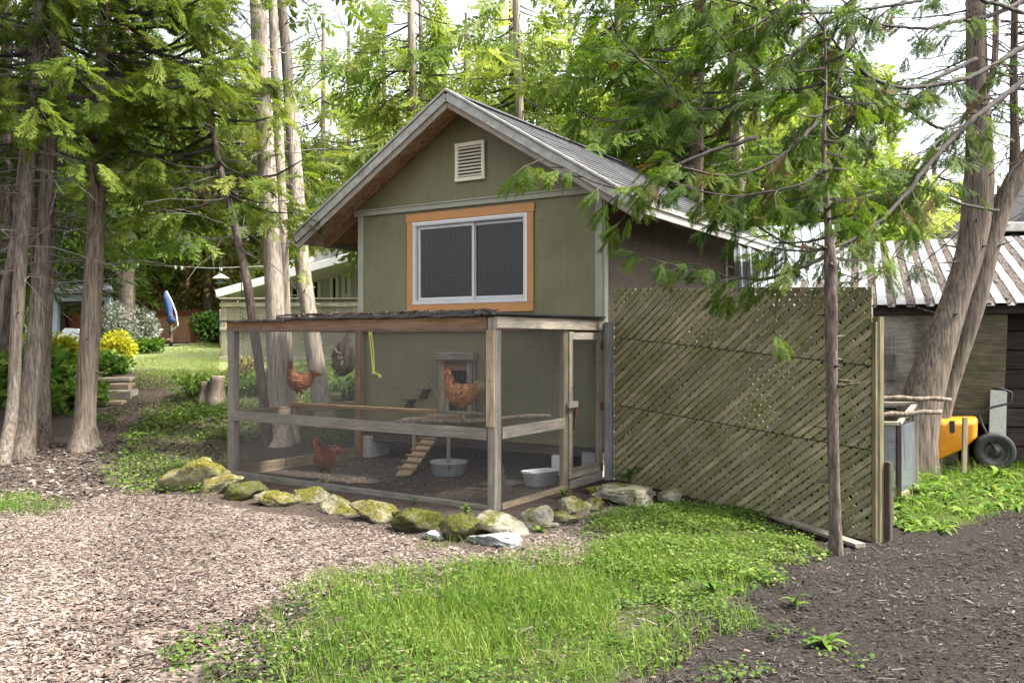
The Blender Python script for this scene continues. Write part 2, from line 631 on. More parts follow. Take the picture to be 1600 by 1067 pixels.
CHIP = poly_w([(-260, 786), (0, 800), (100, 792), (185, 770), (260, 772), (400, 800), (600, 832), (760, 868), (850, 834), (900, 806), (960, 790), (1015, 796),
               (985, 840), (940, 862), (880, 880), (800, 888), (700, 892), (580, 900), (520, 930), (470, 960), (400, 985), (345, 1020), (300, 1070), (270, 1190), (-700, 1190)])
GRASS = poly_w([(300, 1190), (315, 1060), (370, 1010), (440, 965), (490, 925), (560, 896), (650, 884), (760, 880), (860, 878), (930, 858), (1000, 850), (1040, 890),
                (1080, 940), (1060, 985), (1000, 1015), (950, 1060), (900, 1190)])
COVER = poly_w([(905, 830), (960, 800), (1040, 786), (1100, 782), (1200, 806), (1290, 856), (1255, 866), (1180, 884), (1215, 905), (1150, 925), (1090, 960), (1010, 930), (930, 870)])
STRIP = poly_w([(1368, 800), (1380, 745), (1450, 735), (1700, 722), (1700, 770), (1560, 800), (1500, 828), (1420, 832)])
LSPOT = poly_w([(-200, 775), (60, 772), (105, 788), (85, 805), (-200, 815)])
LPATCH = poly_w([(190, 700), (240, 665), (350, 640), (352, 745), (300, 730), (240, 765), (205, 772)])
LAWN = np.array([(-12.0, 17.8), (-9.2, 17.4), (-8.0, 16.8), (-6.6, 16.4), (-5.4, 16.6), (-4.6, 17.2), (-3.4, 18.0), (-3.0, 27.5), (-16, 27.5), (-16, 20)])
BANK = np.array([(-5.6, 12.0), (-1.0, 12.4), (1.0, 13.0), (1.0, 17.5), (-4.8, 17.3), (-5.8, 15.0)])


def soft(poly, X, Y, amt=.22, s=2.0, seed=1):
    """fraction of four jittered looks that fall inside: a ragged edge"""
    o = np.zeros(X.shape)
    for k in range(4):
        o += inside(poly, X + amt * wob(X, Y, s, seed + k), Y + amt * wob(X, Y, s, seed + 40 + k))
    return o / 4


def axis(a, b, fa, fb, fine, coarse):
    return np.unique(np.round(np.concatenate([np.linspace(a, fa, coarse), np.arange(fa, fb, fine), np.linspace(fb, b, coarse)]), 4))


gx = axis(-120, 120, -9, 8, .085, 26)
gy = axis(-12, 140, 2.2, 18, .085, 26)
GX, GY = np.meshgrid(gx, gy)
GZ = gz(GX, GY)
fine = ((GX > -9) & (GX < 8) & (GY > 2.2) & (GY < 18))
runmask = np.clip(1 - (np.hypot(np.maximum(0, np.abs(HC * (GX - HX) + HS * (GY - HYY) + 1.778) - 1.85), np.maximum(0, np.abs(-HS * (GX - HX) + HC * (GY - HYY) - 3) - 3.05))) / .15, 0, 1)
GZ = GZ + fine * (1 - runmask) * (.012 * wob(GX, GY, 4, 5) + .008 * RNG.normal(0, 1, GX.shape))
chipm = soft(CHIP, GX, GY); coverm = np.maximum.reduce([soft(GRASS, GX, GY, .25), soft(COVER, GX, GY, .2), .8 * soft(STRIP, GX, GY, .2), soft(LSPOT, GX, GY, .2), .35 * soft(LPATCH, GX, GY, .4), .45 * soft(BANK, GX, GY, .3)])
lawnm = soft(LAWN, GX, GY, .25)
darkm = np.clip(smooth(.2, 1.2, GX) * (1 - chipm), 0, 1)
V = np.stack([GX.ravel(), GY.ravel(), GZ.ravel()], 1)
ny, nx = GX.shape
ii = np.arange(ny - 1)[:, None] * nx + np.arange(nx - 1)[None]
F = np.stack([ii, ii + 1, ii + nx + 1, ii + nx], 2).reshape(-1, 4)


def ground_mat():
    m, nt, b = new_mat("ground_soil")
    v = coords(nt, (1, 1, 1))
    nf = noise(nt, v, 55, 5, .75)
    nm = noise(nt, v, 6, 6, .7)
    vo = nt.nodes.new("ShaderNodeTexVoronoi"); vo.inputs['Scale'].default_value = 42; vo.inputs['Randomness'].default_value = 1
    nt.links.new(coords(nt, (1, 1.6, 1)), vo.inputs['Vector'])
    sep = nt.nodes.new("ShaderNodeSeparateColor"); nt.links.new(vo.outputs['Color'], sep.inputs[0])
    soil = ramp(nt, nf, [(.25, (.022, .017, .014)), (.5, (.065, .05, .042)), (.72, (.15, .118, .098))])
    soil = mix(nt, .35, soil, ramp(nt, sep.outputs[0], [(0, (.4, .38, .36)), (.8, (1, .97, .92)), (1, (2.2, 1.9, 1.7))]), 'MULTIPLY')
    dark = ramp(nt, nf, [(.25, (.009, .0076, .0066)), (.52, (.027, .0225, .0195)), (.75, (.072, .061, .052))])
    chip = ramp(nt, sep.outputs[0], [(0, (.036, .029, .024)), (.35, (.10, .078, .063)), (.75, (.20, .16, .13)), (1, (.32, .27, .23))])
    chip = mix(nt, .6, chip, ramp(nt, nm, [(.3, (.5, .47, .45)), (.65, (1.1, 1.08, 1.05))]), 'MULTIPLY')
    green = ramp(nt, nf, [(.3, (.022, .027, .010)), (.55, (.06, .075, .022)), (.8, (.12, .14, .04))])
    lawn = ramp(nt, nf, [(.3, (.15, .18, .07)), (.6, (.24, .275, .115)), (.8, (.31, .335, .15))])
    col = soil
    for nme, c in (("dark", dark), ("chip", chip), ("green", green), ("lawn", lawn)):
        at = nt.nodes.new("ShaderNodeAttribute"); at.attribute_name = nme
        f = at.outputs['Fac']
        if nme in ("chip", "green"):
            ad = nt.nodes.new("ShaderNodeMath"); ad.operation = 'ADD'
            sb = nt.nodes.new("ShaderNodeMath"); sb.operation = 'MULTIPLY_ADD'; sb.inputs[1].default_value = .9; sb.inputs[2].default_value = -.45
            nt.links.new(nm, sb.inputs[0]); nt.links.new(f, ad.inputs[0]); nt.links.new(sb.outputs[0], ad.inputs[1])
            f = fac_ramp(nt, ad.outputs[0], .3, .6)
        col = mix(nt, f, col, c)
    nt.links.new(col, b.inputs['Base Color'])
    b.inputs['Roughness'].default_value = .97; b.inputs['Specular IOR Level'].default_value = .1
    bump(nt, b, nf, .8, .02)
    return m


gnd = mesh_arrays("ground", V, F, ground_mat(), None, None, "structure", True)
for nme, a in (("chip", chipm), ("green", coverm), ("dark", darkm), ("lawn", lawnm)):
    at = gnd.data.attributes.new(nme, 'FLOAT', 'POINT'); at.data.foreach_set("value", a.ravel().astype(np.float32))


# ------------------------------------------------------------------ the coop house
oliv, nt, b = new_mat("olive_plywood")
v = coords(nt, (1, 1, 1)); vs_ = coords(nt, (7, 7, .8))
n1 = noise(nt, vs_, 3, 6, .65, .2); n2 = noise(nt, v, 1.6, 5, .65); n3 = noise(nt, v, 38, 3, .6)
c = ramp(nt, n1, [(.3, (.150, .145, .080)), (.55, (.167, .161, .089)), (.75, (.183, .177, .100))])
c = mix(nt, .7, c, ramp(nt, n2, [(.3, (.78, .78, .76)), (.7, (1.18, 1.16, 1.12))]), 'MULTIPLY')
c = mix(nt, fac_ramp(nt, n3, .73, .78), c, (.06, .05, .028))
nt.links.new(c, b.inputs['Base Color']); b.inputs['Roughness'].default_value = .62; b.inputs['Specular IOR Level'].default_value = .3
bump(nt, b, n1, .1, .003)
M['olive'] = oliv
M['trim'] = mat_plain("grey_green_trim", (.30, .31, .23), .6, .18, 5)
M['fascia'] = mat_plain("weathered_white_fascia", (.36, .36, .32), .6, .25, 7, tint2=(.20, .19, .165))
M['casing'] = mat_plain("ochre_casing", (.46, .22, .075), .55, .14, 6)
M['vinyl'] = mat_plain("white_vinyl", (.78, .78, .77), .35, .04, 8, bmp=0)
M['cream'] = mat_plain("cream_plastic", (.70, .66, .52), .5, .08, 8, bmp=0)
M['black'] = mat_plain("dark_interior", (.012, .012, .012), .9, .2, 4, bmp=0)
M['side_ply'] = mat_wood("weathered_side_plywood", (.05, .042, .033), (.105, .088, .068), (.17, .145, .115), rough=.9)
M['wire_pale'] = mat_plain("pale_wire", (.42, .45, .48), .5, .1, 20, .4, bmp=0)
M['wire'] = mat_plain("galvanised_wire", (.22, .22, .22), .45, .1, 20, .7, bmp=0)
M['wood_grey'] = mat_wood("weathered_grey_timber", (.13, .112, .09), (.25, .225, .19), (.37, .34, .295), (.12, .12, .05), .25)
M['wood_tan'] = mat_wood("weathered_tan_timber", (.15, .115, .075), (.29, .23, .155), (.41, .345, .25), (.13, .12, .05), .2)
M['wood_brown'] = mat_wood("stained_brown_timber", (.10, .06, .035), (.21, .13, .075), (.31, .205, .125))
M['wood_dark'] = mat_wood("dark_board", (.025, .02, .017), (.055, .044, .037), (.10, .082, .07), vary=.5)
M['shingle'] = mat_plain("asphalt_shingle", (.085, .083, .088), .95, .5, 60, spec=.1, bmp=.6)
shg, nt, b = new_mat("asphalt_shingle_tab")
oi = nt.nodes.new("ShaderNodeObjectInfo"); n1 = noise(nt, coords(nt, (1, 1, 1), offset_random=True), 60, 5, .7)
c = ramp(nt, oi.outputs['Random'], [(0, (.030, .030, .033)), (.5, (.044, .044, .046)), (1, (.066, .065, .065))])
nt.links.new(mix(nt, .6, c, ramp(nt, n1, [(.3, (.5, .5, .5)), (.7, (1.4, 1.4, 1.4))]), 'MULTIPLY'), b.inputs['Base Color']); b.inputs['Roughness'].default_value = .95
M['shingle_tab'] = shg
M['roof_sheet'] = mat_plain("dark_roof_sheet", (.045, .038, .035), .5, .5, 14, bmp=.4)
M['metal_dark'] = mat_plain("dark_metal", (.06, .058, .058), .45, .3, 20, .6)
M['rust'] = mat_plain("rusty_hinge", (.13, .055, .028), .8, .45, 30, .2)
M['concrete'] = mat_plain("concrete_block", (.36, .36, .33), .95, .2, 30, spec=.1, bmp=.5)
osb, nt, b = new_mat("strand_board")
v = coords(nt, (9, 22, 9)); vo = nt.nodes.new("ShaderNodeTexVoronoi"); vo.inputs['Scale'].default_value = 2.6
nt.links.new(v, vo.inputs['Vector']); sp = nt.nodes.new("ShaderNodeSeparateColor"); nt.links.new(vo.outputs['Color'], sp.inputs[0])
c = ramp(nt, sp.outputs[0], [(0, (.24, .13, .075)), (.5, (.42, .26, .16)), (1, (.58, .40, .27))])
nt.links.new(c, b.inputs['Base Color']); b.inputs['Roughness'].default_value = .85
M['osb'] = osb

gl, nt, b = new_mat("window_glass")
b.inputs['Base Color'].default_value = (.02, .022, .024, 1); b.inputs['Roughness'].default_value = .08
b.inputs['Specular IOR Level'].default_value = .14
M['glass'] = gl

W, D, HR = 3.556, 2.133, 1.72
UC, LB, HA, HE, EO = -W / 2, 2.45, 4.404, 2.906, .465
VB = 6.30
SL = (HA - HE) / LB
FL = .33                                            # underside of the floor
coop = thing("chicken_coop", "olive green plywood coop house with steep gable roof and ochre framed window", "coop", (HX, HYY, 0), HYAW)


def rz_(u, dz=0): return HA - abs(u - UC) * SL + dz


front = MB()
wt = .03
# front wall below the gable trim, with the window opening left out
wl, wr, wb_, wt_ = -2.65, -.955, 1.935, 3.01
zt = 3.17
for (a0, a1, z0, z1) in ((-W, wl, FL, zt), (wr, 0, FL, zt), (wl, wr, FL, wb_), (wl, wr, wt_, zt)):
    front.prism([(a0, z0), (a1, z0), (a1, z1), (a0, z1)], (1, 0, 0), (0, 0, 1), (0, wt, 0), (0, D, 0))
front.build("front_wall", oliv, coop)
g = MB()
gt = .10
g.prism([(-W + .0, zt + .003), (0, zt + .003), (0, rz_(0, -gt)), (UC, HA - gt), (-W, rz_(0, -gt))], (1, 0, 0), (0, 0, 1), (0, .03, 0), (0, D - .012, 0))
g.build("gable_wall", oliv, coop)
# the right side wall in plywood sheets, left and rear walls
for i, (v0, v1) in enumerate(((D + .035, 3.55), (3.556, 4.95), (4.956, VB))):
    s = MB(); s.prism([(v0, FL), (v1, FL), (v1, rz_(0, -gt)), (v0, rz_(0, -gt))], (0, 1, 0), (0, 0, 1), (.03, 0, 0), (-.03, 0, 0))
    s.build("side_panel", M['side_ply'], coop)
s = MB(); s.prism([(D + .035, FL), (VB, FL), (VB, rz_(0, -gt)), (D + .035, rz_(0, -gt))], (0, 1, 0), (0, 0, 1), (.03, 0, 0), (-W, 0, 0))
s.build("side_panel", oliv, coop)
s = MB(); s.prism([(-W + .035, FL), (-.035, FL), (-.035, rz_(0, -gt)), (UC, HA - gt - .02), (-W + .035, rz_(0, -gt))], (1, 0, 0), (0, 0, 1), (0, .03, 0), (0, VB - .03, 0))
s.build("rear_wall", oliv, coop)
s = MB(); s.box((UC, (D + VB) / 2, FL - .06), (W - .02, VB - D - .02, .10)); s.build("floor_frame", M['wood_dark'], coop)
board("corner_board", (-W + .045, D - .012, FL), (-W + .045, D - .012, zt - .045), .09, .02, M['trim'], coop, (1, 0, 0))
board("corner_board", (-.045, D - .012, FL), (-.045, D - .012, zt - .045), .09, .02, M['trim'], coop, (1, 0, 0))
board("corner_board", (.012, D + .035, FL), (.012, D + .035, rz_(0, -.16)), .09, .02, M['trim'], coop, (0, 1, 0))
board("corner_board", (.012, VB - .05, FL), (.012, VB - .05, rz_(0, -.16)), .09, .02, M['fascia'], coop, (0, 1, 0))
board("gable_trim", (-W - .05, D - .024, zt - .012), (.02, D - .024, zt - .012), .06, .024, M['trim'], coop)
board("gable_trim", (-W - .05, D - .03, zt + .028), (.02, D - .03, zt + .028), .02, .04, M['trim'], coop)
nl = MB()
for _ in range(46):
    u_, z_ = random.uniform(-W + .1, -.1), random.uniform(.5, 3.9)
    if wl - .1 < u_ < wr + .1 and wb_ - .1 < z_ < wt_ + .1: continue
    if z_ > rz_(u_, -.35): continue
    yy_ = D - (.013 if z_ > zt else .001)
    nl.tube([(u_, yy_ + .002, z_), (u_, yy_ - .002, z_)], .008, 6)
nl.build("nail_heads", M['rust'], coop, kind="stuff")
# vent in the gable
vent = MB()
c0 = Hv(713, 226, D - .02); c1 = Hv(759, 280, D - .02)
vx0, vx1, vz0, vz1 = c0.x, c1.x, c1.z, c0.z
bw_ = .045
vc = MB(); vc.box(((vx0 + vx1) / 2, D - .018, (vz0 + vz1) / 2), (vx1 - vx0 - .02, .01, vz1 - vz0 - .02)); vent = vc.build("gable_vent", M['wood_dark'], coop)
for a, bb, upv in (((vx0, vz0 + bw_ / 2), (vx1, vz0 + bw_ / 2), (0, 0, 1)), ((vx0, vz1 - bw_ / 2), (vx1, vz1 - bw_ / 2), (0, 0, 1)),
                   ((vx0 + bw_ / 2, vz0 + bw_), (vx0 + bw_ / 2, vz1 - bw_), (1, 0, 0)), ((vx1 - bw_ / 2, vz0 + bw_), (vx1 - bw_ / 2, vz1 - bw_), (1, 0, 0))):
    board("vent_frame", (a[0], D - .04, a[1]), (bb[0], D - .04, bb[1]), bw_, .035, M['cream'], vent, upv)
nsl = 9
for i in range(nsl):
    z = vz0 + bw_ + (vz1 - vz0 - 2 * bw_) * (i + .5) / nsl
    R = Matrix.Rotation(math.radians(40), 3, 'X')
    s = MB(); s.box((0, 0, 0), (vx1 - vx0 - 2 * bw_, .034, .008), R); o = s.build("louvre", M['cream'], vent); o.location = ((vx0 + vx1) / 2, D - .043, z)
# the window
win = MB(); win.box(((wl + wr) / 2, D + .26, (wb_ + wt_) / 2), (wr - wl - .02, .02, wt_ - wb_ - .02))
win = win.build("window", M['black'], coop)
cw = .105
for a, bb, w_, upv in (((wl - .09, wt_ + .03), (wr + .09, wt_ + .03), cw, (0, 0, 1)), ((wl - .075, wb_ - .035), (wr + .075, wb_ - .035), cw, (0, 0, 1)),
                       ((wl - .035, wb_ + .019), (wl - .035, wt_ - .024), cw - .02, (1, 0, 0)), ((wr + .035, wb_ + .019), (wr + .035, wt_ - .024), cw - .02, (1, 0, 0))):
    board("casing", (a[0], D - .015, a[1]), (bb[0], D - .015, bb[1]), w_, .028, M['casing'], win, upv)
fl_, fr_, fb_, ft_ = wl + .008, wr - .008, wb_ + .02, wt_ - .025
for a, bb, upv in (((fl_, ft_ - .025), (fr_, ft_ - .025), (0, 0, 1)), ((fl_, fb_ + .025), (fr_, fb_ + .025), (0, 0, 1)),
                   ((fl_ + .025, fb_ + .051), (fl_ + .025, ft_ - .051), (1, 0, 0)), ((fr_ - .025, fb_ + .051), (fr_ - .025, ft_ - .051), (1, 0, 0))):
    board("frame", (a[0], D - .004, a[1]), (bb[0], D - .004, bb[1]), .05, .05, M['vinyl'], win, upv)
xm = fl_ + (fr_ - fl_) * .545
for (x0, x1, yy) in ((fl_ + .055, xm - .004, D + .030), (xm - .035, fr_ - .055, D + .055)):
    z0, z1 = fb_ + .055, ft_ - .055
    for a, bb, upv in (((x0, z1 - .017), (x1, z1 - .017), (0, 0, 1)), ((x0, z0 + .017), (x1, z0 + .017), (0, 0, 1)),
                       ((x0 + .017, z0 + .035), (x0 + .017, z1 - .035), (1, 0, 0)), ((x1 - .017, z0 + .035), (x1 - .017, z1 - .035), (1, 0, 0))):
        board("sash", (a[0], yy, a[1]), (bb[0], yy, bb[1]), .034, .022, M['vinyl'], win, upv)
    s = MB(); s.box(((x0 + x1) / 2, yy + .014, (z0 + z1) / 2), (x1 - x0 - .04, .004, z1 - z0 - .04)); s.build("pane", gl, win)
for x0 in (fl_ + .22, xm + .18):
    s = MB(); s.box((x0, D + .20, (fb_ + ft_) / 2), (.05, .03, ft_ - fb_ - .16)); s.build("inner_bar", M['concrete'], win)


def wire_panel(name, o, ex, ez, lx, lz, mat, parent, pitch=.0165, th=.0011, kind="stuff", loc=None):
    """welded wire cloth in the rectangle o + ex*[0,lx] + ez*[0,lz]"""
    s = MB(); o = Vector(o); ex = Vector(ex); ez = Vector(ez); nrm = ex.cross(ez)
    for k in range(int(lx / pitch) + 1):
        a = o + ex * (k * pitch + random.uniform(-.0006, .0006)); s.bar(a, a + ez * lz, th, th, ex)
    for k in range(int(lz / pitch) + 1):
        a = o + ez * (k * pitch + random.uniform(-.0006, .0006)) + nrm * th; s.bar(a, a + ex * lx, th, th, ez)
    return s.build(name, mat, parent, kind=kind)


wire_panel("window_guard", (fl_ + .01, D - .034, fb_ + .01), (1, 0, 0), (0, 0, 1), fr_ - fl_ - .02, ft_ - fb_ - .02, M['wire'], win, .020, .0015)
# roof: deck, soffit, rafters, barge boards, shingles
VF, VR = D - EO, VB + .35
for sgn in (-1, 1):
    dk = MB()
    e0, e1 = Vector((UC, VF, HA - .03)), Vector((UC + sgn * LB, VF, HE - .03))
    nn = Vector((sgn * SL, 0, 1)).normalized()
    a = [e0, e1, e1 - nn * .016, e0 - Vector((0, 0, .018))]
    dk.add([p for p in a] + [p + Vector((0, VR - VF, 0)) for p in a], [(0, 1, 2, 3), (7, 6, 5, 4), (0, 4, 5, 1), (1, 5, 6, 2), (2, 6, 7, 3), (3, 7, 4, 0)])
    dk.build("roof_deck", osb, coop)
    # barge board and its drip strip
    off = -.10
    board("barge_board", (UC + sgn * .002, VF - .012, HA + off + .03), (UC + sgn * LB, VF - .012, HE + off + .03), .10, .024, M['fascia'], coop, (0, 0, 1))
    board("barge_board", (UC + sgn * .002, VF + .018, HA + off - .06), (UC + sgn * (LB - .02), VF + .018, HE + off - .06), .07, .030, M['wood_grey'], coop, (0, 0, 1))
    board("drip_edge", (UC + sgn * .002, VF - .022, HA + .005), (UC + sgn * (LB + .02), VF - .022, HE - .006), .03, .035, M['fascia'], coop, (0, 0, 1))
    board("eave_fascia", (UC + sgn * (LB + .012), VF - .02, HE - .075), (UC + sgn * (LB + .012), VR, HE - .075), .105, .024, M['fascia'] if sgn > 0 else M['wood_tan'], coop)
    for i in range(7):
        vv = D + .06 + i * .62
        x0, x1 = LB * .02, LB - .03
        board("rafter", (UC + sgn * x0, vv, HA - SL * x0 - .115), (UC + sgn * x1, vv, HA - SL * x1 - .115), .12, .04, M['wood_brown'], coop)
board("gutter_strip", (UC + LB + .03, VF - .02, HE - .02), (UC + LB + .03, VR, HE - .02), .05, .03, M['fascia'], coop)
# shingles: real courses, right slope in single tabs, left slope joined
nc, tabl = 17, .335
slope_len = math.hypot(LB, HA - HE)
shm = {}
ud = Vector((LB, 0, HE - HA)).normalized()


def tab_mesh(w):
    if w not in shm:
        s = MB(); h = .20
        s.add([(0, 0, 0), (0, w, 0), (h, w, .004), (h, 0, .004), (0, 0, .004), (0, w, .004), (h, w, .013), (h, 0, .013)],
              [(3, 2, 1, 0), (4, 5, 6, 7), (0, 1, 5, 4), (1, 2, 6, 5), (2, 3, 7, 6), (3, 0, 4, 7)])
        me = bpy.data.meshes.new("shingle"); me.from_pydata(s.v, [], s.f); me.materials.append(M['shingle_tab']); me.update(); shm[w] = me
    return shm[w]


left_mb = MB()
for sgn in (-1, 1):
    Rm = Matrix((Vector((sgn * ud.x, 0, ud.z)), Vector((0, 1, 0)), Vector((sgn * -ud.z * 1, 0, ud.x)))).transposed()
    for r_ in range(nc):
        d0 = slope_len * r_ / nc - .03
        vv = VF - .03 - (tabl / 2 if r_ % 2 else 0)
        while vv < VR:
            w = tabl - .008
            v0 = max(vv, VF - .03); w = round(min(vv + w, VR) - v0, 3)
            if w > .04:
                base = Vector((UC, 0, HA - .022)) + Vector((sgn * ud.x, 0, ud.z)) * (d0 + random.uniform(-.006, .006)) + Vector((0, 0, random.uniform(-.001, .002))) + Vector((0, v0, 0))
                if sgn > 0 and v0 < VF + 17 * tabl:
                    o = link("shingle", tab_mesh(w), None, coop); o.matrix_local = Matrix.Translation(base) @ Rm.to_4x4()
                else:
                    left_mb.box(base + Rm @ Vector((.1, w / 2, .008)), (.2, w, .011), Rm)
            vv += tabl
left_mb.build("shingle_courses", M['shingle'], coop, kind="stuff")
rc = MB()
for i in range(12):
    v0 = VF - .03 + i * .4
    for sgn in (-1, 1):
        nn = Vector((sgn * -ud.z, 0, ud.x))
        rc.box(Vector((UC + sgn * .06, v0 + .2, HA + .012 - .036)) + Vector((0, 0, .002 * (i % 2))), (.15, .41, .01), Matrix((Vector((sgn * ud.x, 0, ud.z)), Vector((0, 1, 0)), nn)).transposed())
rc.build("ridge_cap", M['shingle'], coop)
# pop door with its surround
pd0, pd1 = Hv(686, 560, D - .03), Hv(739, 648, D - .03)
px0, px1, pz0, pz1 = pd0.x, pd1.x, pd1.z, pd0.z
hole = MB(); hole.box(((px0 + px1) / 2 + .03, D - .006, (pz0 + pz1) / 2 - .02), (px1 - px0 - .12, .012, pz1 - pz0 - .1)); pop = hole.build("pop_door", M['black'], coop)
board("door_frame", (px0 + .05, D - .03, pz0), (px0 + .05, D - .03, pz1), .09, .03, M['wood_tan'], pop, (1, 0, 0))
board("door_frame", (px0 + .125, D - .028, pz0), (px0 + .125, D - .028, pz1 - .12), .05, .02, M['wood_grey'], pop, (1, 0, 0))
board("door_frame", (px1 - .045, D - .03, pz0), (px1 - .045, D - .03, pz1), .08, .03, M['wood_grey'], pop, (1, 0, 0))
board("door_frame", (px0 + .1, D - .026, pz1 - .10), (px1 - .09, D - .026, pz1 - .10), .09, .02, M['wood_brown'], pop)
h0, h1 = Hv(684, 550, D - .08), Hv(742, 564, D - .08)
board("lintel", (h0.x, D - .07, (h0.z + h1.z) / 2), (h1.x, D - .07, (h0.z + h1.z) / 2), h0.z - h1.z, .10, M['wood_grey'], pop)
board("sill", (px0 - .05, D - .12, pz0 - .02), (px1 + .05, D - .12, pz0 - .02), .035, .22, M['wood_tan'], pop)
s = MB(); s.tube([(px1 + .02, D - .03, pz0), (px1 + .02, D - .03, pz1)], .012, 6); s.build("slide_rail", M['wire'], pop)
# concrete piers
for k, (uu, vv) in enumerate(((-W + .14, D + .14), (-W + .14, D + .14), (-.16, D + .16), (-.16, D + .16), (UC, D + 2.0), (UC, D + 2.0))):
    z0 = -.06 + (k % 2) * .171
    s = MB(); s.box((0, 0, 0), (.19 if k % 2 else .2, .36, .165)); o = s.build("concrete_block", M['concrete'], coop); o.location = (uu, vv, z0 + .083)

# ------------------------------------------------------------------ the wire run in front of the coop
run = thing("chicken_run", "timber framed wire mesh run attached to the front of the green coop", "chicken run", (HX, HYY, 0), HYAW)
WT, WG, WB = M['wood_tan'], M['wood_grey'], M['wood_brown']
mz = .733
board("post", (-.052, .05, -.05), (-.052, .05, HR - .005), .098, .098, WG, run, (1, 0, 0))
board("post", (-W + .05, .05, -.05), (-W + .05, .05, HR - .02), .098, .098, WG, run, (1, 0, 0))
board("post_facing", (-.052, -.012, mz + .01), (-.052, -.012, HR - .12), .085, .022, WT, run, (1, 0, 0))
board("post", (-W + .06, D - .06, -.05), (-W + .06, D - .06, HR - .03), .09, .09, WB, run, (1, 0, 0))
board("post", (-.03, D - .05, -.05), (-.03, D - .05, HR - .03), .07, .07, WT, run, (0, 1, 0))
board("post", (-.035, 1.30, .0), (-.035, 1.30, HR - .10), .085, .06, WT, run, (0, 1, 0))
# top rails
board("top_rail", (-W - .002, .018, HR - .055), (-.105, .018, HR - .055), .115, .036, WB, run)
board("top_rail", (-.001, .0, HR - .05), (-.001, D - .01, HR - .05), .105, .036, WG, run)
board("top_rail", (-W + .02, .1, HR - .06), (-W + .02, D - .1, HR - .06), .09, .036, WB, run)
# middle rails
board("mid_rail", (-W + .10, .012, mz - .045), (-.103, .012, mz - .062), .105, .036, WG, run)
board("mid_rail", (-.012, .1, mz - .055), (-.012, 1.26, mz - .055), .105, .036, WG, run)
board("mid_rail", (-W + .03, .1, mz - .05), (-W + .03, D - .1, mz - .05), .10, .036, WT, run)
# bottom boards
board("bottom_rail", (-W + .10, .03, .035), (-.10, .03, -.005), .085, .036, WG, run)
board("bottom_rail", (-.012, .1, .0), (-.012, 1.32, .0), .10, .036, WT, run)
board("bottom_rail", (-W + .03, .1, .055), (-W + .03, D - .1, .055), .13, .036, WT, run)
board("rear_rail", (-W + .1, D - .04, HR - .06), (-.07, D - .04, HR - .06), .08, .03, WB, run)
for (x, y, z) in [(-.052, -.026, z) for z in (.85, 1.0, 1.15, 1.32, 1.5)] + [(-.03 - .04 * (k % 2), .0 - .001, .12 + .1 * k) for k in range(6)]:
    s = MB(); s.tube([(x, y + .004, z), (x, y - .004, z)], .006, 6); s.build("screw_head", M['wire'], run)
# mesh on three sides
wire_panel("wire_mesh", (-W + .01, -.008, .0), (1, 0, 0), (0, 0, 1), W - .02, HR - .08, M['wire'], run)
wire_panel("wire_mesh", (.004, .02, .0), (0, 1, 0), (0, 0, 1), 1.32, HR - .10, M['wire'], run)
wire_panel("wire_mesh", (-W + .055, .1, .03), (0, 1, 0), (0, 0, 1), D - .2, HR - .12, M['wire'], run)
# roof sheets, thin and overlapping, with an irregular front edge
def sheet(name, u0, u1, v0, v1, z, sag, mat, seed, thick=.010):
    r = np.random.default_rng(seed); s = MB(); n = 26
    top = []; bot = []
    for j, v in ((0, v0), (1, v1)):
        for i in range(n + 1):
            u = u0 + (u1 - u0) * i / n
            zz = z + sag * math.sin(i * 1.9 + seed) * .5 + r.normal(0, .003) + .012 * j
            top.append((u, v + (r.normal(0, .012) if j == 0 else 0), zz)); bot.append((u, top[-1][1], zz - thick - (r.uniform(0, .012) if j == 0 else 0)))
    m = n + 1
    vs = top + bot; fs = []
    for i in range(n):
        fs += [(i, i + 1, m + i + 1, m + i), (2 * m + i, 3 * m + i, 3 * m + i + 1, 2 * m + i + 1), (i, 2 * m + i, 2 * m + i + 1, i + 1), (m + i, m + i + 1, 3 * m + i + 1, 3 * m + i)]
    fs += [(0, m, 3 * m, 2 * m), (n, 2 * m + n, 3 * m + n, m + n)]
    s.add(vs, fs); return s.build(name, mat, run)


sheet("roof_sheet", -W - .09, -2.62, -.06, .95, HR + .012, .004, M['roof_sheet'], 1)
sheet("roof_sheet", -2.72, -.12, -.05, .85, HR + .034, .010, M['roof_sheet'], 2, .020)
sheet("roof_sheet", -.16, .05, -.07, D - .03, HR + .036, .003, M['metal_dark'], 3, .014)
sheet("roof_sheet", -.9, -.165, -.03, D - .03, HR + .050, .004, M['metal_dark'], 4)
wire_panel("roof_mesh", (-W + .02, .95, HR - .006), (1, 0, 0), (0, 1, 0), W - .95, D - 1.0, M['wire'], run, .025, .0014)
# scraps lying along the roof edge: bark and twigs, too many and small to count
sc_ = MB(); r = random.Random(4)
for _ in range(150):
    u = -2.7 + 2.6 * r.random() ** .9; a = r.uniform(-.5, .5); l = r.uniform(.03, .26)
    sc_.bar((u - l / 2, r.uniform(-.03, .12), HR + .045 + r.uniform(0, .016)), (u + l / 2, r.uniform(-.03, .12), HR + .047 + r.uniform(0, .024)), r.uniform(.005, .02), r.uniform(.006, .02))
sc_.build("roof_debris", M['bark_dark'], run, kind="stuff")
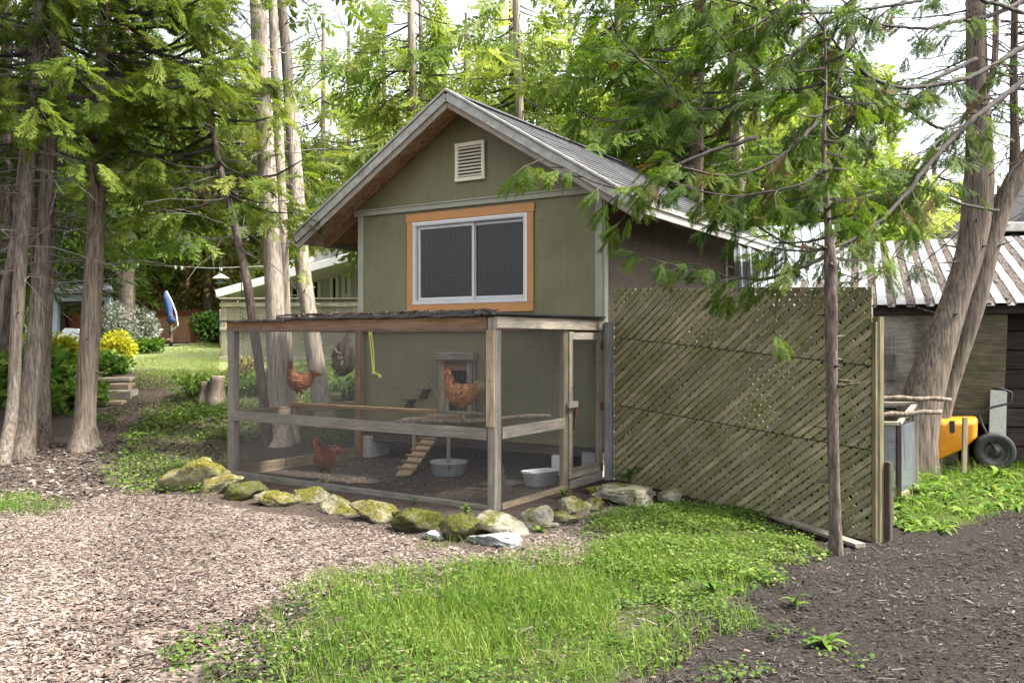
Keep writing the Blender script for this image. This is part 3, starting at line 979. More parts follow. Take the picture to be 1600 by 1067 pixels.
# the door at the house end of the side
door = MB(); door.bar((-.012, 1.385, .10), (-.012, 1.385, HR - .12), .075, .036, (0, 1, 0)); door = door.build("door", WG, run)
board("stile", (-.012, 2.045, .06), (-.012, 2.045, HR - .12), .065, .036, WG, door, (0, 1, 0))
board("rail", (-.010, 1.424, HR - .165), (-.010, 2.01, HR - .165), .075, .034, WG, door)
board("rail", (-.010, 1.424, .15), (-.010, 2.01, .15), .10, .034, WG, door)
board("rail", (-.006, 1.36, .04), (-.006, 2.06, .04), .09, .03, WG, run)
wire_panel("wire_mesh", (.010, 1.40, .16), (0, 1, 0), (0, 0, 1), .64, HR - .36, M['wire'], door)
for z in (.14, .80, 1.46):
    s = MB(); s.box((.012, 2.075, z), (.006, .05, .085)); s.tube([(.016, 2.085, z - .045), (.016, 2.085, z + .045)], .007, 8); s.build("hinge", M['rust'], door)
s = MB(); s.bar((.028, 1.28, .86), (.028, 1.47, .86), .06, .03); s.build("latch_block", WG, door)
s = MB(); s.box((.030, 1.45, .775), (.014, .05, .06)); s.tube([(.03, 1.435, .80), (.03, 1.435, .83), (.03, 1.45, .84), (.03, 1.465, .83), (.03, 1.465, .80)], .005, 6); s.build("padlock", M['rust'], door)
s = MB(); s.box((.02, 1.45, .70), (.02, .055, .2)); s.build("hasp_board", M['wood_dark'], door)

# grey post between the run and the lattice
pz = MB()
gp = thing("fence_post", "bluish grey weathered post between run door and lattice screen", "post", (HX, HYY, 0), HYAW)
board("shaft", (.085, D - .02, -.1), (.085, D - .02, 1.70), .105, .06, mat_wood("bluish_grey_post", (.11, .115, .115), (.21, .215, .21), (.31, .31, .30), vary=.1), gp, (1, 0, 0))
s = MB(); s.box((.085, D - .02, 1.705), (.112, .066, .01)); s.build("cap", M['wire'], gp)

# ramp from the landing to the ground
def hpt(px, py, v): return Hv(px, py, v)


ramp_t = thing("chicken_ramp", "small plank ramp with cross cleats leading down to the run floor", "ramp", (HX, HYY, 0), HYAW)
ra, rb = Hv(672, 684, 1.72), Hv(630, 752, 1.05)
rb.z = .02
dx = (ra - rb); L = dx.length
board("plank", rb, ra, .19, .02, WT, ramp_t, Vector((HC, -HS, 0)) * 0 + Vector((1, 0, 0)))
nrm = frame(rb, ra, (1, 0, 0))[0].col[1]
if nrm.z < 0: nrm = -nrm
for k in range(6):
    c = rb + dx * ((k + .9) / 6.3) + nrm * .02
    board("cleat", c - Vector((.13, 0, 0)), c + Vector((.13, 0, 0)), .028, .03, WB, ramp_t, dx)
# landing boards on two rails
land = thing("landing_platform", "grey plank landing in front of the pop door inside the run", "platform", (HX, HYY, 0), HYAW)
zl = pz0 - .045
for k in range(3):
    board("plank", (px0 - .10 - .05 * k, D - .17 - .13 * k, zl), (px1 + .12 - .04 * k, D - .17 - .13 * k, zl), .022, .122, WT if k % 2 else WG, land)
board("support", (px0, D - .06, zl - .035), (px0, D - .56, zl - .035), .045, .04, WG, land)
board("support", (px1, D - .06, zl - .035), (px1, D - .56, zl - .035), .045, .04, WG, land)
board("leg", (px0, D - .52, -.02), (px0, D - .52, zl - .058), .04, .04, WG, land)
board("leg", (px1, D - .52, -.02), (px1, D - .52, zl - .058), .04, .04, WG, land)

# perches
pv = .92
pl = Hu(444, 634, -W + .05)
pch = thing("perch", "long thin brown perch board resting on the side rail under the reddish hen", "perch", (HX, HYY, 0), HYAW)
board("bar", (-W - .0, pv, mz + .022), (-1.45, pv + .12, mz + .012), .04, .035, WB, pch)
board("bar", (-W - .0, pv + .075, mz + .020), (-.9, pv + .20, mz + .010), .03, .035, WG, pch)
pch2 = thing("perch", "pale grey round branch perch running to the corner of the run", "perch", (HX, HYY, 0), HYAW)
s = MB(); q0 = Hv(615, 661, .62); q1 = Hu(860, 653, -.03); q1.z = mz + .025
pts = [q0.lerp(q1, t) + Vector((0, 0, .012 * math.sin(t * 9))) for t in np.linspace(0, 1, 12)]
s.tube(pts, [.034 - .012 * t + .003 * math.sin(t * 23) for t in np.linspace(0, 1, 12)], 10); s.build("log", M['bark_grey'], pch2, smooth=True)
pch3 = thing("perch", "short dark plank lying across the two perches near the ramp top", "perch", (HX, HYY, 0), HYAW)
board("bar", Hv(638, 655, .95), Hv(706, 652, .95), .02, .13, WB, pch3)

# dark stair-shaped plates set on the coop wall, and a thin stick
for k, (xa, ya) in enumerate(((632, 622), (655, 606))):
    t_ = thing("stepped_plate", ("lower" if k == 0 else "upper") + " dark stepped shape on the green wall beside the pop door", "bracket", (HX, HYY, 0), HYAW)
    p0 = Hv(xa + 5, ya + 17, D - .02)
    s = MB(); s.prism([(0, 0), (.10, .0), (.16, .12), (.13, .12), (.07, .10), (.02, .05)], (1, 0, 0), (0, 0, 1), (0, -.03, 0), (p0.x - .05, D - .004, p0.z))
    s.build("plate", M['wood_dark'], t_)
    s = MB(); s.box((p0.x + .05, D - .05, p0.z + .122), (.16, .10, .012)); s.build("ledge", M['side_ply'], t_)
st = thing("thin_stick", "thin pale stick leaning beside the pop door frame", "stick", (HX, HYY, 0), HYAW)
s = MB(); s.tube([Hv(669, 593, D - .02), Hv(694, 638, D - .16)], .006, 6); s.build("rod", WT, st)

# tubs and bowls on the floor
def lathe(mb, prof, n=28, sx=1, sy=1):
    vs = [(math.cos(2 * math.pi * k / n) * r * sx, math.sin(2 * math.pi * k / n) * r * sy, z) for r, z in prof for k in range(n)]
    fs = [(i * n + k, i * n + (k + 1) % n, (i + 1) * n + (k + 1) % n, (i + 1) * n + k) for i in range(len(prof) - 1) for k in range(n)]
    mb.add(vs, fs)


M['tub_grey'] = mat_plain("grey_rubber_tub", (.27, .28, .28), .6, .2, 10)
M['tub_white'] = mat_plain("white_plastic_tub", (.72, .74, .74), .4, .08, 8)
M['rope'] = mat_plain("yellow_rope", (.62, .60, .10), .7, .2, 40)
w0 = G(701, 741)
tub = thing("feed_pan", "round grey feed pan on the run floor beside the ramp", "tub", (w0.x, w0.y, .0), 0)
s = MB(); lathe(s, [(.0, .012), (.17, .012), (.18, .02), (.195, .15), (.215, .152), (.215, .135), (.20, .13), (.185, .01), (.17, .0), (0, .0)]); s.build("pan", M['tub_grey'], tub, True)
s = MB(); s.box((.02, -.207, .11), (.02, .012, .06)); s.build("handle", M['metal_dark'], tub)
w0 = G(845, 757)
tub2 = thing("water_tub", "white rectangular plastic tub with flared rim in the run corner", "tub", (w0.x, w0.y, .0), HYAW + 1.2)
s = MB()
def rrect(a, b, z, n=20):
    out = []
    for k in range(n):
        t = 2 * math.pi * k / n; c_, s_ = math.cos(t), math.sin(t)
        out.append((a * math.copysign(abs(c_) ** .35, c_), b * math.copysign(abs(s_) ** .35, s_), z))
    return out
rings = [rrect(.001, .001, .012), rrect(.15, .085, .012), rrect(.18, .105, .15), rrect(.20, .122, .152), rrect(.20, .122, .140), rrect(.185, .11, .138), rrect(.158, .092, .0), rrect(.001, .001, 0)]
vs = sum(rings, []); fs = [(i * 20 + k, i * 20 + (k + 1) % 20, (i + 1) * 20 + (k + 1) % 20, (i + 1) * 20 + k) for i in range(7) for k in range(20)]
s.add(vs, fs); s.build("basin", M['tub_white'], tub2, True)
s = MB(); 
for sx in (-1, 1): s.box((sx * .19, 0, .145), (.05, .09, .012))
s.build("lip_grip", M['tub_white'], tub2)
# pale block under the house by the door and a dark board leaning inside the corner
w1 = to_h(G(922, 728)); blk = thing("white_block", "upright white block standing beneath the coop near the run door", "block", (HX, HYY, 0), HYAW)
s = MB(); s.box((w1.x - .02, D + .02, .09), (.10, .09, .24)); s.box((w1.x - .02, D + .02, .215), (.08, .07, .012)); s.build("body", M['tub_white'], blk)
lb = thing("leaning_board", "dark triangular offcut leaning inside the front corner of the run", "board", (HX, HYY, 0), HYAW)
s = MB(); s.prism([(0, -.01), (.32, -.01), (0, .42)], (-.2, .98, 0), (.1, .0, 1), (-.02, 0, 0), (-.06, .13, 0)); s.build("panel", M['wood_dark'], lb)

# yellow rope with a knot, hanging from the front rail
rp = thing("hanging_rope", "knotted yellow rope loop hanging from the front rail of the run", "rope", (HX, HYY, 0), HYAW)
a = Hv(581, 521, .05); b_ = Hv(584, 584, .05)
s = MB()
s.tube([a + Vector((-.012, -.02, .05)), a + Vector((-.014, -.02, 0)), a.lerp(b_, .5) + Vector((-.018, 0, 0)), b_ + Vector((-.008, 0, .03)), b_], .0075, 8)
s.tube([a + Vector((.014, -.02, .05)), a + Vector((.014, -.02, 0)), a.lerp(b_, .5) + Vector((.012, 0, 0)), b_ + Vector((.006, 0, .03)), b_ + Vector((.0, 0, -.0))], .0075, 8)
e_ = Hv(594, 588, .05)
s.tube([b_, b_.lerp(e_, .4) + Vector((0, 0, .015)), e_ + Vector((0, 0, .01)), e_ + Vector((.004, 0, -.01))], [.008, .009, .008, .01], 8)
s.build("cord", M['rope'], rp, True)
for c_ in (a + Vector((0, -.02, -.01)), b_ + Vector((0, 0, .01)), e_):
    s = MB(); lathe(s, [(0.001, -.018), (.015, -.01), (.018, 0), (.015, .011), (.001, .018)], 10); o = s.build("knot", M['rope'], rp, True); o.location = c_

# weathered chunk of root hanging from the roof
hg = thing("hanging_stump", "weathered brown chunk of root wood hanging under the run roof", "wood chunk", (HX, HYY, 0), HYAW)
ct = Hv(540, 560, 1.3)
rr = np.random.default_rng(3); s = MB(); n = 22; rings = []
prof = [(.30, .006), (.25, .03), (.21, .06), (.16, .09), (.10, .11), (.03, .125), (-.05, .13), (-.12, .135), (-.17, .10), (-.19, .03)]
vs = []
for j, (z, r_) in enumerate(prof):
    for k in range(n):
        a_ = 2 * math.pi * k / n
        q = r_ * (1 + .28 * math.sin(3 * a_ + j * .7) + .14 * math.sin(7 * a_ - j * 1.1) + rr.normal(0, .06))
        vs.append(ct + Vector((math.cos(a_) * q + .035 * (3 - j) * .3, math.sin(a_) * q * .8, z + .03 * math.sin(2 * a_ + 1) * (j > 6))))
fs = [(i * n + k, i * n + (k + 1) % n, (i + 1) * n + (k + 1) % n, (i + 1) * n + k) for i in range(len(prof) - 1) for k in range(n)] + [tuple(range(n)), tuple(reversed(range((len(prof) - 1) * n, len(prof) * n)))]
s.add(vs, fs); s.build("wood", M['bark_brown'], hg, True)
s = MB(); s.tube([ct + Vector((.03, 0, .27)), (ct.x + .03, ct.y, HR - .02)], .004, 5); s.build("hanger", M['rust'], hg)
for k in range(3):
    s = MB(); z = ct.z + .12 - .09 * k
    s.tube([Vector((ct.x - .08 + .05 * k, ct.y - .10, z)), Vector((ct.x - .02 + .04 * k, ct.y - .125, z - .05)), Vector((ct.x + .05, ct.y - .11, z - .06 + .05 * k))], .014, 6)
    s.build("root_strand", M['wood_tan'], hg, True)


# ------------------------------------------------------------------ hens
def mat_hen(name, dark, mid, light):
    m, nt, b = new_mat(name)
    v = coords(nt, (1, 1, 1)); vo = nt.nodes.new("ShaderNodeTexVoronoi"); vo.inputs['Scale'].default_value = 55
    nt.links.new(coords(nt, (.55, 1, 1)), vo.inputs['Vector'])
    n1 = noise(nt, v, 14, 5, .65)
    c = ramp(nt, n1, [(.3, dark), (.52, mid), (.75, light)])
    c = mix(nt, .75, c, ramp(nt, vo.outputs['Distance'], [(0, (1.5, 1.4, 1.2)), (.55, (.42, .36, .34))]), 'MULTIPLY')
    nt.links.new(c, b.inputs['Base Color']); b.inputs['Roughness'].default_value = .7
    bump(nt, b, vo.outputs['Distance'], 1.0, .012)
    return m


M['comb'] = mat_plain("red_comb", (.50, .035, .04), .5, .25, 40)
M['beak'] = mat_plain("horn_beak", (.36, .22, .08), .4, .2, 40)
M['hen_leg'] = mat_plain("hen_leg_skin", (.46, .36, .18), .6, .25, 60)
M['eye'] = mat_plain("hen_eye", (.02, .012, .008), .1, .1, 10, bmp=0)


def hen(label, loc, heading, mat, tailmat, scale=1.0, head_turn=0.0, upright=0.0):
    t = thing("hen", label, "hen", loc, heading, "hens in the run")
    up = upright
    spine = [(-.185, .318, .010, .016), (-.168, .312, .032, .046), (-.135, .286, .060, .072), (-.085, .258, .083, .096), (-.02, .238, .096, .110), (.045, .244, .094, .108),
             (.095, .276 + .02 * up, .076, .086), (.122, .305 + .03 * up, .050, .058), (.133, .345 + .04 * up, .037, .043), (.139, .378 + .05 * up, .030, .034), (.146, .402 + .05 * up, .030, .032), (.160, .412 + .05 * up, .026, .026), (.176, .409 + .05 * up, .014, .016), (.184, .407 + .05 * up, .005, .006)]
    C = crv(spine, .012); n = 20; vs = []
    for i, c in enumerate(C):
        d = C[min(i + 1, len(C) - 1)] - C[max(i - 1, 0)]; tx, tz = d[0], d[1]; l = math.hypot(tx, tz) + 1e-9; tx /= l; tz /= l
        hd = smooth(.30, .40, c[1]) * smooth(.08, .13, c[0])
        for k in range(n):
            a = 2 * math.pi * k / n
            y = math.cos(a) * c[2]; q = math.sin(a) * c[3]
            fl = 1 + .03 * math.sin(5 * a + i * .9) + .02 * math.sin(9 * a - i * .6)
            p = Vector((c[0] - tz * q * fl, y * fl, c[1] + tx * q * fl))
            if head_turn:
                w = head_turn * float(hd); x0 = .135
                p = Vector((x0 + (p.x - x0) * math.cos(w) - p.y * math.sin(w), (p.x - x0) * math.sin(w) + p.y * math.cos(w), p.z))
            vs.append(p * scale)
    m = len(C); fs = [(i * n + k, i * n + (k + 1) % n, (i + 1) * n + (k + 1) % n, (i + 1) * n + k) for i in range(m - 1) for k in range(n)]
    fs += [tuple(range(n)), tuple(reversed(range((m - 1) * n, m * n)))]
    s = MB(); s.add(vs, fs); s.build("body", mat, t, True)

    def hp(x, y, z):
        z += .05 * up; x0 = .135; w = head_turn
        return Vector((x0 + (x - x0) * math.cos(w) - y * math.sin(w), (x - x0) * math.sin(w) + y * math.cos(w), z)) * scale
    s = MB()
    for k in range(7):      # tail feathers, a fan of blades
        a = (k - 3) * .16
        b0 = Vector((-.140, a * .10, .295)); tip = Vector((-.222 + .010 * abs(k - 3), a * .40, .385 - .020 * abs(k - 3)))
        mid = b0.lerp(tip, .55) + Vector((.008, 0, .016))
        ww = Vector((.25, 0, .9)).normalized() * .024
        th = Vector((0, .004, 0))
        s.add([p * scale for p in (b0 - ww * .5 + th, b0 + ww * .5 + th, mid + ww + th, tip + th * .2, mid - ww + th, b0 - ww * .5 - th, b0 + ww * .5 - th, mid + ww - th, tip - th * .2, mid - ww - th)],
              [(0, 1, 2, 4), (4, 2, 3), (5, 9, 7, 6), (9, 8, 7), (0, 5, 6, 1), (1, 6, 7, 2), (2, 7, 8, 3), (3, 8, 9, 4), (4, 9, 5, 0)])
    s.build("tail", tailmat, t)
    for sg in (-1, 1):
        s = MB(); vs = []; nn = 14; mm = 9
        for i in range(mm):
            f = i / (mm - 1); x = .065 - .215 * f; zc = .262 + .022 * f; hh = (.062 * math.sin(math.pi * (.16 + .80 * f)) + .004); yy = .072 + .020 * math.sin(math.pi * min(1, f * 1.15 + .1)) - .045 * f ** 3
            for k in range(nn):
                a = 2 * math.pi * k / nn
                vs.append(Vector((x - .012 * math.sin(a), sg * (yy + math.cos(a) * .013), zc + math.sin(a) * hh * (1 + .06 * (k % 2)))) * scale)
        fs = [(i * nn + k, i * nn + (k + 1) % nn, (i + 1) * nn + (k + 1) % nn, (i + 1) * nn + k) for i in range(mm - 1) for k in range(nn)] + [tuple(range(nn)), tuple(reversed(range((mm - 1) * nn, mm * nn)))]
        s.add(vs, fs); s.build("wing", mat, t, True)
        s = MB()
        s.tube([Vector((-.005, sg * .045, .20)) * scale, Vector((.01, sg * .048, .14)) * scale, Vector((.002, sg * .05, .095)) * scale], [.040 * scale, .026 * scale, .010 * scale], 10)
        leg = s.build("thigh", mat, t, True)
        s = MB(); s.tube([Vector((.003, sg * .05, .105)) * scale, Vector((.008, sg * .052, .05)) * scale, Vector((.004, sg * .053, .008)) * scale], [.0085 * scale, .0068 * scale, .008 * scale], 8)
        for a, l in ((-.45, .055), (0, .068), (.45, .055), (math.pi, .032)):
            d = Vector((math.cos(a), math.sin(a), 0))
            s.tube([Vector((.004, sg * .053, .009)) * scale, (Vector((.004, sg * .053, .010)) + d * l * .55) * scale, (Vector((.004, sg * .053, .003)) + d * l) * scale], [.0068 * scale, .006 * scale, .002 * scale], 6)
        s.build("leg", M['hen_leg'], t, True)
        s = MB(); s.tube([hp(.158, sg * .024, .414), hp(.158, sg * .0285, .414)], [.0055 * scale, .004 * scale], 8); s.build("eye", M['eye'], t, True)
        s = MB(); e = hp(.168, sg * .008, .393); s.tube([e, hp(.170, sg * .011, .378), hp(.168, sg * .011, .362), hp(.166, sg * .010, .355)], [.006 * scale, .010 * scale, .010 * scale, .003 * scale], 8); s.build("wattle", M['comb'], t, True)
    s = MB(); s.tube([hp(.176, 0, .410), hp(.192, 0, .407), hp(.205, 0, .399)], [.011 * scale, .008 * scale, .0015 * scale], 8); s.build("beak", M['beak'], t, True)
    # single comb: thin serrated blade
    top = [(.178, .424), (.176, .440), (.170, .436), (.163, .452), (.156, .443), (.147, .458), (.141, .446), (.131, .452), (.128, .432), (.122, .425), (.150, .418)]
    s = MB(); k = len(top); w_ = .006
    s.add([hp(x, w_, z) for x, z in top] + [hp(x, -w_, z) for x, z in top], [tuple(range(k)), tuple(reversed(range(k, 2 * k)))] + [(i, k + i, k + (i + 1) % k, (i + 1) % k) for i in range(k)])
    s.build("comb", M['comb'], t)
    return t


HB = mat_hen("hen_brown", (.12, .036, .012), (.30, .095, .028), (.46, .19, .065))
HD = mat_hen("hen_dark_red", (.10, .03, .014), (.22, .068, .028), (.34, .125, .05))
HO = mat_hen("hen_ginger", (.30, .115, .032), (.56, .25, .085), (.72, .42, .19))
HWt = mat_hen("hen_tail_cream", (.40, .27, .15), (.62, .48, .32), (.72, .6, .45))
p1 = HW(-W + .12, pv + .05, mz + .043)
hen("reddish brown hen perched high on the long perch board", p1, math.radians(228), HB, HB, 1.0, math.radians(70), 1.2)
p2 = Hv(722, 648, D - .34); p2w = HW(p2.x, p2.y, zl + .012)
hen("ginger hen with pale tail standing at the pop door landing", p2w, math.radians(208), HO, HWt, 1.2, -.3, 1.1)
p3 = G(508, 752)
hen("dark red hen standing on the bare run floor", (p3.x, p3.y, .0), math.radians(248), HD, HD, .97, math.radians(-30), .9)


# ------------------------------------------------------------------ lattice screen
M['lattice'] = mat_wood("algae_grey_lattice", (.125, .116, .068), (.245, .226, .145), (.37, .345, .25), (.125, .13, .04), .65, vary=.55)
FA, FB = P(957, 600, 9.30), P(1366, 600, 7.02)
fd = Vector((FB.x - FA.x, FB.y - FA.y, 0)); FLn = fd.length; frz = math.atan2(fd.y, fd.x)
fence = thing("lattice_fence", "tall weathered diagonal lattice screen of three tiers beside the coop", "fence", (FA.x, FA.y, 0), frz)
ZL = [(2.074, 1.948), (1.545, 1.30), (.825, .615), (.03, -.13)]     # left/right heights of top, seams and bottom


def clip_line(p, d, poly):
    t0, t1 = -1e9, 1e9; n = len(poly)
    for i in range(n):
        a = poly[i]; b_ = poly[(i + 1) % n]
        nx_, nz_ = -(b_[1] - a[1]), b_[0] - a[0]
        den = nx_ * d[0] + nz_ * d[1]; num = nx_ * (a[0] - p[0]) + nz_ * (a[1] - p[1])
        if abs(den) < 1e-9:
            if num > 0: return None
        elif den > 0: t0 = max(t0, num / den)
        else: t1 = min(t1, num / den)
    return (t0, t1) if t1 - t0 > .04 else None


def clip_poly(sub, clip):
    out = sub
    for i in range(len(clip)):
        a = clip[i]; b_ = clip[(i + 1) % len(clip)]
        sd = lambda p: (b_[0] - a[0]) * (p[1] - a[1]) - (b_[1] - a[1]) * (p[0] - a[0])
        inp, out = out, []
        for k in range(len(inp)):
            p, q = inp[k], inp[(k + 1) % len(inp)]; sp_, sq_ = sd(p), sd(q)
            if sp_ >= 0: out.append(p)
            if (sp_ >= 0) != (sq_ >= 0):
                t = sp_ / (sp_ - sq_); out.append((p[0] + (q[0] - p[0]) * t, p[1] + (q[1] - p[1]) * t))
        if not out: return out
    return out


rl = random.Random(11)
for k in range(3):
    g_ = .005
    poly = [(0.02, ZL[k + 1][0] + g_), (FLn - .02, ZL[k + 1][1] + g_), (FLn - .02, ZL[k][1] - g_), (0.02, ZL[k][0] - g_)]
    for layer, ang, pitch, w_, yo in ((0, 37.5, .066, .045, .0), (1, -47, .071, .0535, .012)):
        d = (math.cos(math.radians(ang)), math.sin(math.radians(ang))); nrm = (-d[1], d[0])
        cen = (FLn / 2, sum(z for z in ZL[k] + ZL[k + 1]) / 4)
        for i in range(-30, 31):
            o_ = (i + .13 * k) * pitch + rl.uniform(-.004, .004)
            p = (cen[0] + nrm[0] * o_, cen[1] + nrm[1] * o_)
            da = math.radians(rl.uniform(-.35, .35)); dd = (d[0] * math.cos(da) - d[1] * math.sin(da), d[0] * math.sin(da) + d[1] * math.cos(da))
            nn_ = (-dd[1], dd[0]); hw_ = w_ / 2
            rect = [(p[0] + dd[0] * t + nn_[0] * q, p[1] + dd[1] * t + nn_[1] * q) for t, q in ((-5, -hw_), (5, -hw_), (5, hw_), (-5, hw_))]
            pol_ = clip_poly(rect, poly)
            if len(pol_) >= 3:
                loc = [((x - p[0]) * dd[0] + (z - p[1]) * dd[1], (x - p[0]) * nn_[0] + (z - p[1]) * nn_[1]) for x, z in pol_]
                m0 = min(l[0] for l in loc)
                if max(l[0] for l in loc) - m0 < .03: continue
                sm_ = MB(); sm_.prism([(l[0] - m0, l[1]) for l in loc], (1, 0, 0), (0, 0, 1), (0, .0105, 0), (0, -.005, 0))
                o = sm_.build("slat", M['lattice'], fence)
                o.matrix_local = Matrix.Translation((p[0] + dd[0] * m0, yo + rl.uniform(-.0007, .0007), p[1] + dd[1] * m0)) @ Matrix(((dd[0], 0, nn_[0]), (0, 1, 0), (dd[1], 0, nn_[1]))).to_4x4()
M['lat_post'] = mat_wood("algae_post", (.06, .055, .03), (.12, .11, .06), (.19, .175, .11), vary=.1)
board("post", (FLn - .01, .06, -.2), (FLn - .01, .06, 1.70), .09, .085, M['lat_post'], fence, (1, 0, 0))
board("edge_board", (FLn + .006, -.004, -.13), (FLn + .006, -.004, 1.66), .035, .03, M['lat_post'], fence, (1, 0, 0))
board("post", (.05, .065, -.1), (.05, .065, 1.9), .09, .085, M['lattice'], fence, (1, 0, 0))
for zz in (1, 2):
    board("back_rail", (.1, .034, ZL[zz][0]), (FLn - .06, .034, ZL[zz][1]), .075, .03, M['wood_dark'], fence)
for (xa, xb, k) in ((.1, .95, 0), (2.35, FLn - .1, 0), (.1, 1.45, 1), (2.15, FLn - .1, 1), (.1, 1.6, 2), (1.62, FLn - .1, 2)):  # dark sheets added behind the slats to stand in for shade in the gaps
    zt_ = lambda x, q: ZL[q][0] + (ZL[q][1] - ZL[q][0]) * x / FLn
    s = MB(); s.prism([(xa, zt_(xa, k + 1) + .05), (xb, zt_(xb, k + 1) + .05), (xb, zt_(xb, k) - .05), (xa, zt_(xa, k) - .05)], (1, 0, 0), (0, 0, 1), (0, .012, 0), (0, .11, 0)); s.build("shade_backing", M['wood_dark'], fence)
board("short_post", (FLn + .05, .12, -.2), (FLn + .05, .12, .52), .07, .06, M['wood_dark'], fence, (1, 0, 0))
gb = thing("ground_board", "weathered board lying along the foot of the lattice screen", "board")
board("plank", G(1205, 810) + Vector((0, 0, .03)), G(1345, 858) + Vector((0, 0, .03)), .03, .10, WG, gb)

# ------------------------------------------------------------------ rocks round the run
def mat_rock(name, stone, moss, amt):
    m, nt, b = new_mat(name)
    v = coords(nt, (1, 1, 1), offset_random=True)
    n1 = noise(nt, v, 9, 7, .7); n2 = noise(nt, v, 4.2, 6, .7, .4); n3 = noise(nt, v, 40, 4, .7)
    c = ramp(nt, n1, [(.3, tuple(x * .45 for x in stone)), (.5, stone), (.7, tuple(min(.85, x * 1.5) for x in stone))])
    mo = ramp(nt, n3, [(.3, tuple(x * .35 for x in moss)), (.55, moss), (.75, tuple(x * 1.7 for x in moss))])
    ge = nt.nodes.new("ShaderNodeNewGeometry"); sx = nt.nodes.new("ShaderNodeSeparateXYZ"); nt.links.new(ge.outputs['Normal'], sx.inputs[0])
    ad = nt.nodes.new("ShaderNodeMath"); ad.operation = 'MULTIPLY_ADD'; ad.inputs[1].default_value = .10
    nt.links.new(sx.outputs[2], ad.inputs[0]); nt.links.new(n2, ad.inputs[2])
    c = mix(nt, fac_ramp(nt, ad.outputs[0], .70 - .28 * amt, .80 - .28 * amt), c, mo)
    nt.links.new(c, b.inputs['Base Color']); b.inputs['Roughness'].default_value = .95; b.inputs['Specular IOR Level'].default_value = .1
    bump(nt, b, mix(nt, .4, n1, n3), 1.0, .06)
    return m


RM = {'m': mat_rock("mossy_rock", (.22, .20, .12), (.135, .122, .026), .75), 'h': mat_rock("half_mossy_rock", (.26, .24, .16), (.14, .13, .03), .6),
      'p': mat_rock("pale_rock", (.25, .235, .175), (.12, .12, .035), .5), 'g': mat_rock("grey_rock", (.29, .295, .29), (.2, .2, .12), .05), 'd': mat_rock("dark_mossy_rock", (.09, .09, .05), (.075, .08, .016), .9)}


def ico_sphere(sub=3):
    import bmesh
    bm = bmesh.new(); bmesh.ops.create_icosphere(bm, subdivisions=sub, radius=1)
    bm.verts.ensure_lookup_table()
    V = np.array([v.co[:] for v in bm.verts]); F = np.array([[v.index for v in f.verts] for f in bm.faces]); bm.free(); return V, F


ISV, ISF = ico_sphere(4)


def rock(label, px0, px1, py0, py1, mat, seed, depth=None, tilt=0.0, flat=1.0):
    r = np.random.default_rng(seed)
    base = G((px0 + px1) / 2, py1 - .12 * (py1 - py0)); Y = base.y
    hw = (px1 - px0) / 2 / FPX * Y * 1.26; hh = (py1 - py0) / FPX * Y * .62; dp = depth or hw * r.uniform(.7, .95)
    V = ISV.copy()
    for _ in range(8):       # cut facets
        d = r.normal(0, 1, 3); d /= np.linalg.norm(d); c = r.uniform(.42, .80)
        q = V @ d; V -= np.maximum(0, q - c)[:, None] * d[None] * .92
    nz = np.zeros(len(V))
    for _ in range(14):
        k = r.normal(0, 1, 3) * r.uniform(1.5, 7); nz += np.sin(V @ k + r.uniform(0, 6)) * .34 / (1 + np.linalg.norm(k))
    nk = np.zeros(len(V))
    for _ in range(10):
        k = r.normal(0, 1, 3) * r.uniform(3, 7); nk += np.abs(np.sin(V @ k + r.uniform(0, 6)))
    V *= (1 + .5 * nz + .045 * (nk - nk.mean()))[:, None]
    V += r.normal(0, .012, V.shape)
    V /= np.abs(V).max(0)
    V *= np.array([hw, dp, hh]); 
    ca, sa = math.cos(tilt), math.sin(tilt); V[:, 2] += V[:, 0] * sa
    o = mesh_arrays("border_rock", V, ISF, mat, None, None, None, True)
    o.location = (base.x, base.y + dp * .35, float(gz(base.x, base.y)) + hh * .45)
    o.rotation_euler = (0, 0, r.uniform(-.25, .25))
    return tag(o, label, "rock", "rocks edging the chicken run")


